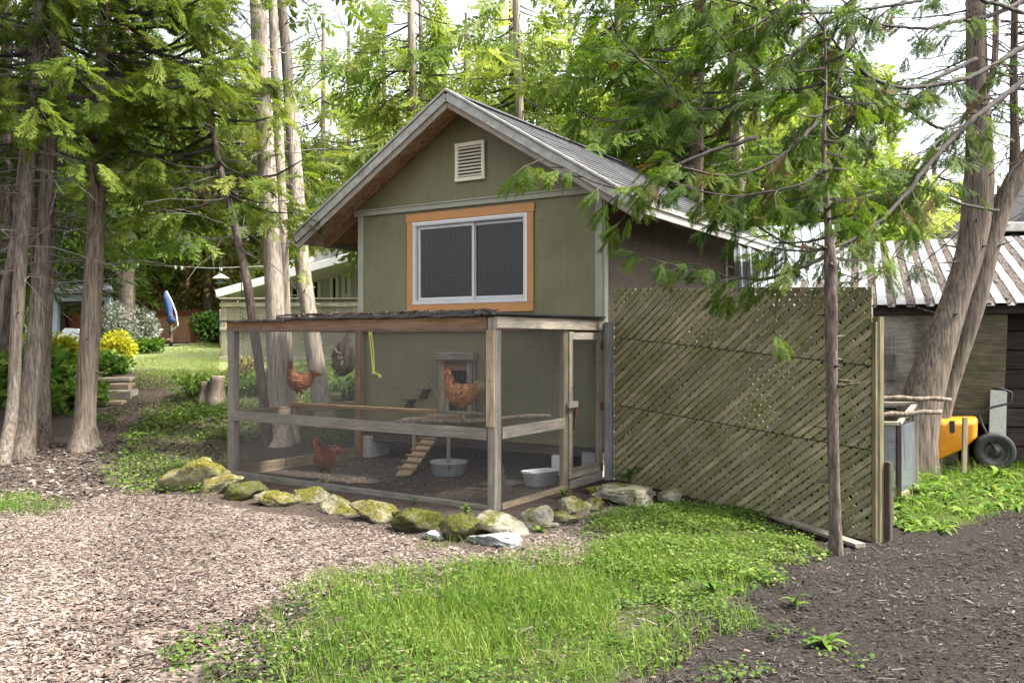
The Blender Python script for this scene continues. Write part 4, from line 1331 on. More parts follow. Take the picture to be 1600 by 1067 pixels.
for i, a in enumerate([
    ("large sloping moss covered rock beyond the run's outer post", 255, 348, 718, 773, 'm', None, .25),
    ("low yellow mossy rock just before the run's outer corner post", 302, 366, 744, 777, 'm', None, .1),
    ("rounded dark green mossy rock under the run's outer corner post", 350, 412, 748, 783, 'd', None, .15),
    ("long low mossy rock with small fern growing on it", 394, 458, 768, 793, 'm', None, 0),
    ("pale topped pointed rock in front of the dark red hen", 452, 512, 758, 790, 'h', None, -.1),
    ("lumpy yellow green rock between the pale pointed rock and the wide angular one", 494, 556, 776, 804, 'h', None, -.1),
    ("wide angular mossy rock with yellow and grey patches", 552, 620, 780, 818, 'm', None, -.1),
    ("dark green moss covered rock below the chicken ramp", 613, 692, 790, 835, 'd', None, -.15),
    ("ragged dark mossy rock beside the pale square boulder at the corner", 690, 750, 804, 848, 'd', None, 0),
    ("pale square boulder below the run's front corner post", 749, 824, 796, 838, 'p', None, -.05),
    ("flat grey slab lying beneath the pale square boulder", 738, 816, 830, 853, 'g', .2, 0),
    ("upright pale pointed rock beside the square corner boulder", 814, 860, 791, 829, 'p', None, 0),
    ("small green rock between the two pale rocks along the run side", 856, 902, 800, 822, 'm', None, 0),
    ("pale blocky rock below the white water tub", 870, 924, 774, 804, 'h', None, .1),
    ("small dark rough rock tucked next to the broad tilted slab", 916, 946, 778, 800, 'm', None, 0),
    ("broad flat tilted grey slab rock at the foot of the run door", 932, 1036, 762, 794, 'p', .45, -.12),
    ("small pale round stone at the end of the rock border by the lattice", 1028, 1064, 764, 788, 'p', None, 0),
    ("tiny white chalky stone in the wood chips before the mossy rocks", 660, 698, 828, 844, 'g', None, 0),
    ("thin flat green rock behind the broad tilted slab", 920, 956, 759, 774, 'm', None, 0),
    ("small pale pebble in front of the green rock on the run side", 854, 872, 816, 825, 'p', None, 0),
]):
    rock(a[0], a[1], a[2], a[3], a[4], RM[a[5]], 50 + i, a[6], a[7])


# ------------------------------------------------------------------ shed with ribbed metal roof
M['roof_white'] = mat_plain("white_ribbed_metal", (.23, .235, .225), .5, .35, 4, bmp=0)
shd = Vector((.93, -.37, 0)).normalized(); srz = math.atan2(shd.y, shd.x)
SO = Vector((4.55, 10.80, 0))
shed = thing("wood_shed", "low plank shed under a white ribbed metal roof strewn with cedar litter", "shed", (SO.x, SO.y, 0), srz)
XL0, XR0 = -1.28, 2.6
ZE, PIT, RL = 1.99, .30, 3.9


def roofp(x, s, dz=0): return Vector((x, s, ZE + PIT * s + dz))


s = MB(); prof = []
x = XL0; RP = .215
while x < XR0:
    prof += [(x, 0), (x + .105, 0), (x + .122, -.030), (x + .195, -.030)]; x += RP
for (a, z) in prof: s.v.append(tuple(roofp(a, -.12, z))); s.v.append(tuple(roofp(a, RL, z))); s.t += [.5, .5]
s.f = [(2 * i, 2 * i + 2, 2 * i + 3, 2 * i + 1) for i in range(len(prof) - 1)]
rf = s.build("roof", M['roof_white'], shed)
md = rf.modifiers.new("thick", 'SOLIDIFY'); md.thickness = .004
# litter lying in the valleys of the roof
s = MB()
for k in range(int((XR0 - XL0) / RP)):
    xa = XL0 + k * RP + .110; rows = 46
    for i in range(rows + 1):
        ss_ = -.10 + (RL + .1) * i / rows
        wob_ = random.uniform(-.010, .010) + .022 * max(0, math.sin(i * .7 + k * 2.1)); w_l = random.uniform(-.02, .010) - .035 * max(0, math.sin(i * .45 + k * 3.3))
        s.v += [tuple(roofp(xa + wob_, ss_, -.006)), tuple(roofp(xa + .100 + w_l, ss_, -.006 + random.uniform(-.004, .004)))]; s.t += [.3, .3]
        if i: b0_ = len(s.v) - 4; s.f.append((b0_, b0_ + 1, b0_ + 3, b0_ + 2))
s.build("litter_bed", mat_plain("litter_bed", (.095, .078, .068), .95, .75, 55, bmp=.6), shed, kind="stuff")
m = 9000; k = RNG.integers(0, int((XR0 - XL0) / RP), m)
xs = XL0 + k * RP + .105 + RNG.uniform(.0, .105, m); ss = RNG.uniform(-.12, RL, m)
LT = (np.array([[0, -.5, 0], [1, -.35, 0], [1, .35, .0], [0, .5, 0]]), np.array([[0, 1, 2, 3]]))
ang = RNG.uniform(0, 6.28, m)
R = rot_from(np.stack([np.cos(ang), np.sin(ang), PIT * np.sin(ang)], 1), np.stack([RNG.normal(0, .3, m), -PIT + RNG.normal(0, .3, m), np.ones(m)], 1))
V, F, T = scatter(LT, np.stack([xs, ss, ZE + PIT * ss - .004 + RNG.uniform(0, .012, m)], 1), R, np.stack([RNG.uniform(.012, .04, m), RNG.uniform(.006, .016, m), np.ones(m)], 1), RNG.uniform(.0, .75, m))
mesh_arrays("roof_litter", V, F, M['litter'], T, shed, "stuff")
M['ply_old'] = mat_wood("old_stained_plywood", (.22, .20, .165), (.40, .37, .32), (.54, .51, .46), (.045, .042, .022), .45, vary=.1)
M['ply_dark'] = mat_wood("dark_stained_plywood", (.05, .044, .026), (.11, .098, .062), (.20, .18, .12), (.06, .065, .02), .35, vary=.1)
board("eave_beam", (XL0, .02, ZE - .10), (XR0, .02, ZE - .10), .12, .06, M['wood_dark'], shed)
board("wall_sheet", (XL0 + .2, .10, 1.27), (.92, .10, 1.27), 1.20, .018, M['ply_old'], shed)
board("wall_sheet", (XL0 + .2, .105, .33), (.92, .105, .33), .64, .018, M['ply_dark'], shed)
board("hanging_sheet", (.66, .06, 1.20), (1.42, .06, 1.17), 1.34, .016, M['ply_dark'], shed)
for i in range(8):
    board("plank", (1.30, .42, .10 + .235 * i), (XR0, .42, .10 + .235 * i), .222, .028, M['wood_dark'], shed)
for xx in (XL0 + .3, 1.0, XR0 - .1): board("post", (xx, .20, -.1), (xx, .20, ZE - .05), .09, .09, M['wood_dark'], shed, (1, 0, 0))
board("cleat_panel", (.12, .075, 1.02), (.12, .075, 1.34), .21, .016, M['wood_grey'], shed, (1, 0, 0))
s = MB(); s.prism([(XL0 + .2, 0), (XR0, 0), (XR0, 2.9), (XL0 + .2, 2.9)], (1, 0, 0), (0, 0, 1), (0, .03, 0), (0, RL - .2, 0)); s.build("rear_wall", M['wood_dark'], shed)
for xx in (XL0 + .2, XR0):
    s = MB(); s.prism([(.15, 0), (RL - .2, 0), (RL - .2, ZE + PIT * RL - .12), (.15, ZE - .02)], (0, 1, 0), (0, 0, 1), (.03, 0, 0), (xx, 0, 0)); s.build("end_wall", M['wood_dark'], shed)
wire_panel("wire_scrap", (.05, .06, 1.15), (1, 0, 0), (0, 0, 1), .16, .45, M['metal_dark'], shed, .05, .003)

# grey ribbed metal screen beyond the coop
cs = thing("metal_screen", "grey blue corrugated metal lean-to roof between coop and shed", "roof", P(1150, 500, 12.6), math.radians(-28))
s = MB(); prof = []; x = 0
while x < 1.45: prof += [(x, 0), (x + .05, 0), (x + .065, -.022), (x + .105, -.022), (x + .12, 0)]; x += .14
for (a, z) in prof: s.v.append((a, -.02 + z, .35)); s.v.append((a - .35, 1.25 + z, 1.5)); s.t += [.5, .5]
s.f = [(2 * i, 2 * i + 2, 2 * i + 3, 2 * i + 1) for i in range(len(prof) - 1)]
o = s.build("sheet", mat_plain("blue_grey_metal", (.42, .46, .48), .35, .12, 4, .3, bmp=0), cs); o.modifiers.new("thick", 'SOLIDIFY').thickness = .004
for xx in (.1, 1.3): board("post", (xx, .1, -1.75), (xx, .1, .36), .09, .09, M['wood_dark'], cs, (1, 0, 0))
for xx in (-.2, 1.0): board("post", (xx, 1.1, -1.75), (xx, 1.1, 1.3), .09, .09, M['wood_dark'], cs, (1, 0, 0))

# teal house corner beyond the shed
tl = P(1583, 500, 19.0)
teal = thing("teal_house", "corner of a pale teal sided house beyond the shed", "house", (tl.x, tl.y, 0), 0)
M['teal'] = mat_plain("teal_siding", (.19, .27, .27), .6, .08, 5)
s = MB(); s.box((2.0, 2, 1.9), (4, 4, 3.9)); wl_ = s.build("wall", M['teal'], teal)
board("corner_board", (.0, -.03, .8), (.0, -.03, 3.85), .16, .05, M['teal'], teal, (1, 0, 0))
for i in range(14): board("siding_board", (.09, -.012, 1.0 + .2 * i), (4, -.012, 1.0 + .2 * i), .19, .02, M['teal'], teal, (0, -.08, 1))
board("eave", (-.5, -.45, 3.95), (4, -.45, 3.95), .2, .1, M['fascia'], teal)
s = MB(); s.prism([(-.5, 3.9), (4.2, 3.9), (4.2, 5.4), (1.8, 5.4)], (1, 0, 0), (0, 0, 1), (0, 4.6, 0), (0, -.42, 0)); s.build("roof", M['shingle'], teal)

# wheelbarrow tipped against the shed
M['barrow'] = mat_plain("yellow_barrow_tray", (.56, .215, .008), .4, .10, 7, bmp=.05)
M['rubber'] = mat_plain("black_tyre", (.028, .028, .03), .75, .25, 30)
wb0 = G(1500, 735)
wbr = thing("wheelbarrow", "orange yellow wheelbarrow tipped nose down against the shed wall", "wheelbarrow", (wb0.x, 10.05, 0), math.radians(-16))


def wbp(px, py, dy=0.0):
    w = P(px, py, 10.05); o = Vector((wb0.x, 10.05, 0)); d = w - o
    return Vector((d.x, dy, d.z))


s = MB()
outer = [wbp(1466, 652), wbp(1524, 650), wbp(1523, 680), wbp(1503, 700), wbp(1452, 726), wbp(1441, 724), wbp(1452, 700)]
cxm = sum((p for p in outer), Vector()) / len(outer)
rings = [[p + Vector((0, .02, 0)) for p in outer], [cxm.lerp(p, 1.0) + Vector((0, -.03, 0)) for p in outer], [cxm.lerp(p, .95) + Vector((0, -.16, 0)) for p in outer], [cxm.lerp(p, .80) + Vector((0, -.24, 0)) for p in outer], [cxm.lerp(p, .3) + Vector((0, -.25, 0)) for p in outer]]
n = len(outer); s.add(sum(rings, []), [(i * n + k, i * n + (k + 1) % n, (i + 1) * n + (k + 1) % n, (i + 1) * n + k) for i in range(4) for k in range(n)] + [tuple(4 * n + k for k in range(n)), tuple(reversed(range(n)))])
o = s.build("tray", M['barrow'], wbr, False); sm = o.modifiers.new("soft", 'BEVEL'); sm.width = .022; sm.segments = 3; sm.limit_method = 'ANGLE'
s = MB(); wc = wbp(1546, 702, -.12); rw = .215
vs = []; n = 32; pr = [(rw - .055, -.055), (rw - .02, -.06), (rw, -.035), (rw + .002, 0), (rw, .035), (rw - .02, .06), (rw - .055, .055)]
for r_, y in pr:
    for k in range(n): a = 2 * math.pi * k / n; vs.append(wc + Vector((math.cos(a) * r_, y, math.sin(a) * r_)))
s.add(vs, [(i * n + k, i * n + (k + 1) % n, (i + 1) * n + (k + 1) % n, (i + 1) * n + k) for i in range(6) for k in range(n)]); wheel = s.build("wheel", M['rubber'], wbr, True)
s = MB(); vs = []; pr = [(rw - .05, -.04), (rw - .085, -.045), (rw - .10, -.015), (.06, -.02), (.045, -.05), (.02, -.055), (.001, -.055)]
for r_, y in pr:
    for k in range(n): a = 2 * math.pi * k / n; vs.append(wc + Vector((math.cos(a) * r_, y, math.sin(a) * r_)))
s.add(vs, [(i * n + k, i * n + (k + 1) % n, (i + 1) * n + (k + 1) % n, (i + 1) * n + k) for i in range(6) for k in range(n)]); s.build("rim", M['metal_dark'], wheel, True)
s = MB(); s.tube([wc + Vector((0, -.08, 0)), wc + Vector((0, .08, 0))], .016, 10); s.build("axle", M['rubber'], wheel)
s = MB(); s.tube([wc + Vector((0, -.07, 0)), wbp(1530, 662, -.1), wbp(1526, 645, -.06), wbp(1545, 635, -.05), wbp(1571, 628, -.05), wbp(1572, 612, -.05), wbp(1558, 606, -.05), wbp(1548, 606, .0)], .013, 8); s.build("handle", M['rubber'], wbr, True)
s = MB(); s.box(wbp(1484, 664, -.235), (.05, .03, .13)); s.box(wbp(1484, 670, -.25), (.02, .012, .06)); s.build("bracket", M['metal_dark'], wbr)
s = MB(); s.tube([wbp(1440, 724, -.05), wbp(1510, 735, -.05), wc + Vector((0, .07, 0))], .015, 8); s.build("frame_tube", M['metal_dark'], wbr)
stk = thing("wooden_stake", "pale upright wooden stake in front of the wheelbarrow tray", "stake")
board("shaft", P(1506, 738, 9.6), P(1508, 652, 9.6), .055, .03, M['wood_tan'], stk, (1, 0, 0))
gpn = thing("leaning_sheet", "pale grey sheet leaning on the dark shed planks behind the wheel", "panel")
board("sheet", P(1557, 722, 10.22), P(1560, 610, 10.30), .20, .02, M['concrete'], gpn, (1, 0, 0))

# wire cage with two poles on top
cg0 = G(1404, 782)
cage = thing("wire_cage", "small open timber and wire mesh cage beside the lattice post", "cage", (cg0.x, cg0.y, cg0.z), math.radians(-8))
ch_, cl_, cd_ = .74, .62, .60
chs = [.74, .74, .90, .90]
cxd = Vector((.52, .85, 0)).normalized()
A = [Vector((0, 0, 0)), Vector((-cl_, 0, 0)), Vector((-cl_, 0, 0)) + cxd * cd_, cxd * cd_]
for k in range(4):
    board("upright", A[k], A[k] + Vector((0, 0, chs[k])), .05, .035, M['wood_dark'] if k == 0 else WG, cage, (1, 0, 0))
    a, b_ = A[k], A[(k + 1) % 4]
    board("top_bar", a + Vector((0, 0, chs[k] + .02)), b_ + Vector((0, 0, chs[(k + 1) % 4] + .02)), .04, .05, WG, cage)
    board("bottom_bar", a + Vector((0, 0, .04)), b_ + Vector((0, 0, .04)), .06, .025, WG if k != 3 else WT, cage)
    d = (b_ - a).normalized()
    wire_panel("mesh_side", a + Vector((0, 0, .05)), d, (0, 0, 1), (b_ - a).length, ch_ - .05, M['wire_pale'], cage, .014, .0017)
for i, (pa, pb, lab) in enumerate((((1340, 620), (1485, 624), "upper bark covered pole laid across the wire cage"), ((1340, 650), (1470, 643), "lower shorter bark covered pole laid across the wire cage"))):
    Yp = cg0.y + (.42 if i == 0 else .10); Zc = cg0.z + ch_ + .065
    a = P(pa[0], pa[1], Yp); b_ = P(pb[0], pb[1], Yp)
    t_ = thing("pole", lab, "pole"); s = MB(); ts = np.linspace(0, 1, 16)
    s.tube([a.lerp(b_, t) + Vector((0, 0, .006 * math.sin(t * 17 + i))) for t in ts], [.024 + .003 * math.sin(t * 31 + i) for t in ts], 10, True, .08); s.build("stem", M['bark_grey'], t_, True)
    s = MB(); s.tube([b_ + Vector((-.001, 0, .0)), b_ + Vector((.004, 0, 0))], .02, 10); s.build("cut_end", WT, t_)


# ------------------------------------------------------------------ far side of the lawn: house, fences, garden things
M['siding'] = mat_plain("grey_blue_siding", (.56, .52, .58), .6, .06, 4)
M['porch_cream'] = mat_plain("cream_porch", (.66, .64, .54), .6, .08, 5)
M['white_paint'] = mat_plain("white_paint", (.78, .78, .76), .5, .05, 5, bmp=0)
M['red_fence'] = mat_wood("red_stained_fence", (.40, .20, .11), (.58, .33, .20), (.68, .43, .28), vary=.2)
M['red_cap'] = mat_wood("red_brown_cap", (.12, .04, .025), (.2, .075, .05), (.3, .12, .08), vary=.2)
M['fence_pale'] = mat_wood("pale_weathered_lattice", (.25, .235, .16), (.40, .375, .27), (.54, .52, .40), (.2, .2, .09), .3, vary=.25)
house = thing("grey_house", "grey sided house with white porch fascia beyond the cedar trunks", "house")
YH = 25.0
pa, pb = P(338, 459, 22.6), P(562, 397, 22.6)
a = P(343, 560, YH); b_ = P(760, 560, YH); a2 = P(492, 400, YH); pw = P(548, 400, YH)
sl_ = (pb.z - pa.z) / (pb.x - pa.x)
rake = lambda x: pa.z - .12 + (x - pa.x) * sl_
s = MB(); s.prism([(a.x, .8), (b_.x, .8), (b_.x, 5.8), (a2.x, 5.8), (a2.x, rake(a2.x)), (a.x, rake(a.x))], (1, 0, 0), (0, 0, 1), (0, 3.0, 0), (0, YH, 0)); s.build("wall", M['siding'], house)
sd_mb = MB()
for i in range(42):
    z = .95 + .115 * i; x0 = max(a.x, min(a2.x, pa.x + (z + .18 - pa.z) / sl_)) + .01
    sd_mb.bar((x0, YH - .012, z), (b_.x, YH - .012, z), .122, .018, (0, -.16, 1))
sd_mb.build("siding_boards", M['siding'], house, kind="stuff")
board("porch_fascia", pa, pb, .20, .05, M['white_paint'], house)
s = MB(); dn = Vector((0, 0, -.06)); back = Vector((-.0, 2.37, -.06))
q = [pa + dn, pb + dn, pb + dn + back, pa + dn + back]; s.add(q + [p + Vector((0, 0, .10)) for p in q], [(0, 3, 2, 1), (4, 5, 6, 7), (0, 1, 5, 4), (1, 2, 6, 5), (2, 3, 7, 6), (3, 0, 4, 7)]); s.build("porch_roof", M['porch_cream'], house)
pl_ = P(349, 570, 22.5); board("porch_post", (pl_.x, 22.75, .9), (pl_.x, 22.75, rake(pl_.x) + .02), .15, .15, M['wood_grey'], house, (1, 0, 0))
board("porch_post", (pl_.x - .12, 22.9, .9), (pl_.x - .12, 22.9, rake(pl_.x) - .02), .12, .12, M['wood_dark'], house, (1, 0, 0))


def far_open(name, px0, px1, py0, py1, dark):
    a = P(px0, py1, YH - .05); b_ = P(px1, py0, YH - .05); w = .09
    s = MB(); s.box(((a.x + b_.x) / 2, YH - .04, (a.z + b_.z) / 2), (b_.x - a.x - .05, .04, b_.z - a.z - .05)); o = s.build(name, dark, house)
    board("frame", (a.x, YH - .06, a.z), (a.x, YH - .06, b_.z), w, .06, M['white_paint'], o, (1, 0, 0)); board("frame", (b_.x, YH - .06, a.z), (b_.x, YH - .06, b_.z), w, .06, M['white_paint'], o, (1, 0, 0))
    board("frame", (a.x - w / 2, YH - .065, b_.z + w / 2), (b_.x + w / 2, YH - .065, b_.z + w / 2), w, .06, M['white_paint'], o); board("frame", (a.x - w / 2, YH - .065, a.z - w / 2), (b_.x + w / 2, YH - .065, a.z - w / 2), w, .07, M['white_paint'], o)


far_open("door", 518, 527, 434, 500, M['glass']); far_open("door", 489, 499, 440, 500, M['glass']); far_open("window", 537, 545, 429, 459, M['concrete'])
far_open("window", 455, 467, 446, 475, M['glass']); far_open("door", 372, 384, 462, 510, M['glass'])
# lattice fence before that house
YF = 18.4
lf = thing("pale_lattice_fence", "pale weathered lattice fence with cap rail before the grey house", "fence")
x0, x1 = P(347, 0, YF).x, P(572, 0, YF).x; zb, ztp = P(0, 562, YF).z, P(0, 474, YF).z
lat = MB()
for sgn in (-1, 1):
    for i in range(-5, 60):
        xx = x0 - 1.0 + i * .085; pol = [(x0 + .05, zb + .05), (x1, zb + .05), (x1, ztp - .02), (x0 + .05, ztp - .02)]
        c = clip_line((xx, zb), (math.cos(math.pi / 4) * sgn, math.sin(math.pi / 4)), pol) if sgn > 0 else clip_line((xx + 1.0, zb), (-math.cos(math.pi / 4), math.sin(math.pi / 4)), pol)
        if c:
            sx = xx if sgn > 0 else xx + 1.0; dd = Vector((.7071 * sgn, 0, .7071)); p = Vector((sx, YF + .01 * sgn, zb)); lat.bar(p + dd * c[0], p + dd * c[1], .042, .008, (-.7071 * sgn, 0, .7071) if sgn > 0 else (.7071, 0, .7071))
lat.build("lattice", M['fence_pale'], lf, kind="stuff")
for z, w, t_ in ((ztp + .10, .035, .12), (ztp - .03, .09, .04), (P(0, 514, YF).z, .06, .04), (zb + .02, .10, .04)):
    board("rail", (x0 - .04, YF - .03, z), (x1, YF - .03, z), w, t_, M['fence_pale'], lf)
tp = MB()
for i in range(40):
    xx = x0 + i * .085
    tp.bar((xx, YF, ztp + .01), (xx + .07, YF, ztp + .08), .03, .008, (-1, 0, 1)); tp.bar((xx + .07, YF + .01, ztp + .01), (xx, YF + .01, ztp + .08), .03, .008, (1, 0, 1))
tp.build("top_lattice", M['fence_pale'], lf, kind="stuff")
for px in (350, 556): xx = P(px, 0, YF).x; board("post", (xx, YF + .02, zb - .35), (xx, YF + .02, ztp + .06), .12, .10, M['fence_pale'], lf, (1, 0, 0))
# red lattice fence at the back of the lawn
YR = 27.4
rfn = thing("red_lattice_fence", "low red stained lattice fence along the back of the lawn", "fence")
x0, x1 = P(60, 0, YR).x, P(352, 0, YR).x; zb, ztp = 1.42, P(0, 490, YR).z
s = MB(); s.box(((x0 + x1) / 2, YR + .03, (zb + ztp) / 2), (x1 - x0, .02, ztp - zb - .06)); s.build("panel", M['red_fence'], rfn)
lat = MB(); hgt = ztp - zb - .08
for i in range(int((x1 - x0) / .10)):
    xx = x0 + i * .10
    lat.bar((xx, YR, zb + .03), (xx + hgt, YR, zb + .03 + hgt), .045, .01, (-1, 0, 1)); lat.bar((xx + hgt, YR + .011, zb + .03), (xx, YR + .011, zb + .03 + hgt), .045, .01, (1, 0, 1))
lat.build("lattice", M['red_fence'], rfn, kind="stuff")
board("cap_rail", (x0, YR - .03, ztp + .02), (x1 + .7, YR - .03, ztp + .02), .16, .07, M['red_cap'], rfn)
for px in (120, 222, 304): xx = P(px, 0, YR).x; board("post", (xx, YR - .05, zb - .1), (xx, YR - .05, ztp - .02), .16, .08, M['red_cap'], rfn, (1, 0, 0))
# pergola shelter, grill under a cover
pg = thing("shelter", "dark shelter with blue grey roof beam behind the cedar trunks", "shelter")
M['bluegrey'] = mat_plain("blue_grey_beam", (.22, .26, .31), .6, .1, 5)
YP = 21.0
board("beam", P(82, 466, YP), P(172, 464, YP), .17, .10, M['bluegrey'], pg); board("beam", P(82, 474, YP + .1), P(172, 473, YP + .1), .08, .08, M['wood_dark'], pg)
for px in (86, 168): a = P(px, 470, YP); board("post", (a.x, YP + .05, 1.2), (a.x, YP + .05, a.z), .14, .14, M['bluegrey'], pg, (1, 0, 0))
s = MB(); a = P(76, 459, YP - .3); b_ = P(178, 457, YP - .3); q = [a, b_, P(172, 420, YP + 3.1), P(84, 420, YP + 3.1)]; q[2].z = q[3].z = a.z + .6; s.add(q + [p + Vector((0, 0, .08)) for p in q], [(0, 3, 2, 1), (4, 5, 6, 7), (0, 1, 5, 4), (1, 2, 6, 5), (2, 3, 7, 6), (3, 0, 4, 7)]); s.build("roof", M['shingle'], pg)
s = MB(); a, b_ = P(80, 500, YP + 3), P(172, 500, YP + 3); s.box(((a.x + b_.x) / 2, YP + 3.0, 2.0), (b_.x - a.x, .1, 1.6)); s.build("rear_wall", M['red_cap'], pg)
gr = P(110, 520, 20.0); grill = thing("covered_grill", "barbecue grill under a pale grey cover by the shelter", "grill", (gr.x, 20.0, 1.15), .2)
s = MB(); s.prism([(-.30, 0), (.28, 0), (.30, .42), (.16, .64), (-.12, .66), (-.32, .40)], (1, 0, 0), (0, 0, 1), (0, .5, 0)); s.build("cover", mat_plain("grey_cover", (.25, .28, .31), .6, .12, 7), grill, False)
for sx in (-.24, .24): s = MB(); s.box((sx, .25, -.06), (.06, .4, .14)); s.build("leg", M['metal_dark'], grill)
# furled blue parasol on a cantilever arm
M['blue_cloth'] = mat_plain("blue_canvas", (.055, .095, .24), .8, .3, 8)
YU = 24.6; um = thing("garden_parasol", "furled blue cantilever parasol standing on the lawn", "parasol")
a = P(267, 538, YU); s = MB(); s.tube([(a.x, YU, 1.35), P(267, 500, YU)], .05, 10); s.build("pole", M['bark_brown'], um)
s = MB(); pts = [P(259, 455, YU), P(260, 466, YU), P(263, 482, YU), P(266, 494, YU), P(267, 500, YU), P(268, 505, YU)]
s.tube(pts, [.03, .10, .11, .07, .13, .08], 12, True, .14); s.build("canopy", M['blue_cloth'], um, True)
s = MB(); s.tube([P(267, 494.5, YU), P(268, 496, YU)], .085, 12); s.build("tie", M['metal_dark'], um)
s = MB(); s.tube([P(260, 455, YU - .15), P(268, 470, YU - .15), P(275, 489, YU - .15), P(278, 508, YU - .15), P(268, 517, YU - .05)], .022, 8); s.build("arm", M['white_paint'], um)
s = MB(); s.box((a.x, YU, 1.46), (.7, .7, .06)); s.build("base", M['metal_dark'], um)
tb = thing("garden_table", "small garden table beside the blue parasol", "table"); a = P(256, 530, 24.2)
board("top", (a.x - .14, 24.2, a.z), (a.x + .14, 24.2, a.z), .25, .03, WT, tb, (0, 1, 0)); board("leg", (a.x, 24.2, 1.35), (a.x, 24.2, a.z), .08, .08, M['red_cap'], tb, (1, 0, 0))
# string lights across the lawn and a white feeder
sl = thing("string_lights", "string of pale bulbs hung across the back lawn", "lights"); YS = 23.0
pts = [P(150, 402, YS), P(200, 410, YS), P(235, 414, YS), P(280, 416.5, YS), P(330, 419, YS), P(410, 416, YS), P(470, 405, YS)]
s = MB(); s.tube(pts, .004, 5); s.build("cable", M['vinyl'], sl)
for px, py in ((274, 417), (284, 418), (215, 413), (345, 420), (178, 408)):
    c = P(px, py, YS); s = MB(); lathe(s, [(.001, -.07), (.03, -.05), (.036, -.02), (.02, .02), (.012, .035), (.001, .036)], 10); o = s.build("bulb", M['vinyl'], sl, True); o.location = c
fdr = thing("bird_feeder", "white cone roofed bird feeder hanging near the porch corner", "feeder"); c = P(345, 434, 21.5)
s = MB(); lathe(s, [(.001, .10), (.06, .075), (.20, -.005), (.205, -.02), (.19, -.015), (.001, .06)], 20); o = s.build("roof", M['white_paint'], fdr, True); o.location = c
s = MB(); lathe(s, [(.001, -.02), (.06, -.02), (.06, -.12), (.13, -.125), (.13, -.14), (.001, -.14)], 16); o = s.build("cup", M['bluegrey'], fdr, True); o.location = c
s = MB(); s.tube([c + Vector((0, 0, .09)), c + Vector((0, 0, .55)), c + Vector((.5, 0, .62)), (c.x + .55, c.y, 1.0)], .012, 6); s.build("hook", M['metal_dark'], fdr)
# timber garden steps and stump
stp = thing("garden_steps", "four rough timber steps climbing to the lawn behind a cedar trunk", "steps")
for i, (pa, pb, w, t_) in enumerate((((128, 630), (194, 629), .07, .20), ((128, 618), (210, 616), .16, .30), ((128, 605), (206, 603), .10, .28), ((128, 594), (206, 592), .07, .24))):
    Y = 14.0 + .42 * i; a = P(pa[0], pa[1], Y); b_ = P(pb[0], pb[1], Y); board("step", a, b_, w, t_, WG if i % 2 else WT, stp)
sp_ = G(330, 628)
for i, (dx, h, r_, lab) in enumerate(((0.07, .42, .13, "taller pale cut stump among weeds on the bank"), (-.14, .33, .09, "shorter brown stump leaning against the pale cut stump"))):
    t_ = thing("tree_stump", lab, "stump", (sp_.x + dx, sp_.y, sp_.z), 0)
    mb, _ = trunk_mesh([(0, 0, 0, r_ * 1.05), (.02, .02, h * .5, r_), (.03, .0, h, r_ * .9)], 16, .35, .25, .09, 5 + i, .06); mb.f.append(tuple(range(len(mb.v) - 16, len(mb.v)))); mb.build("wood", M['bark_grey'] if i == 0 else M['bark_brown'], t_, True)
    s = MB(); lathe(s, [(.001, .004), (r_ * .8, .003), (r_ * .86, -.02)], 16); o = s.build("cut_face", WT, t_); o.location = (.03, 0, h)


# ------------------------------------------------------------------ trees
def path_at(C):
    zs = C[:, 2]
    return lambda z: (float(np.interp(z, zs, C[:, 0])), float(np.interp(z, zs, C[:, 1])))


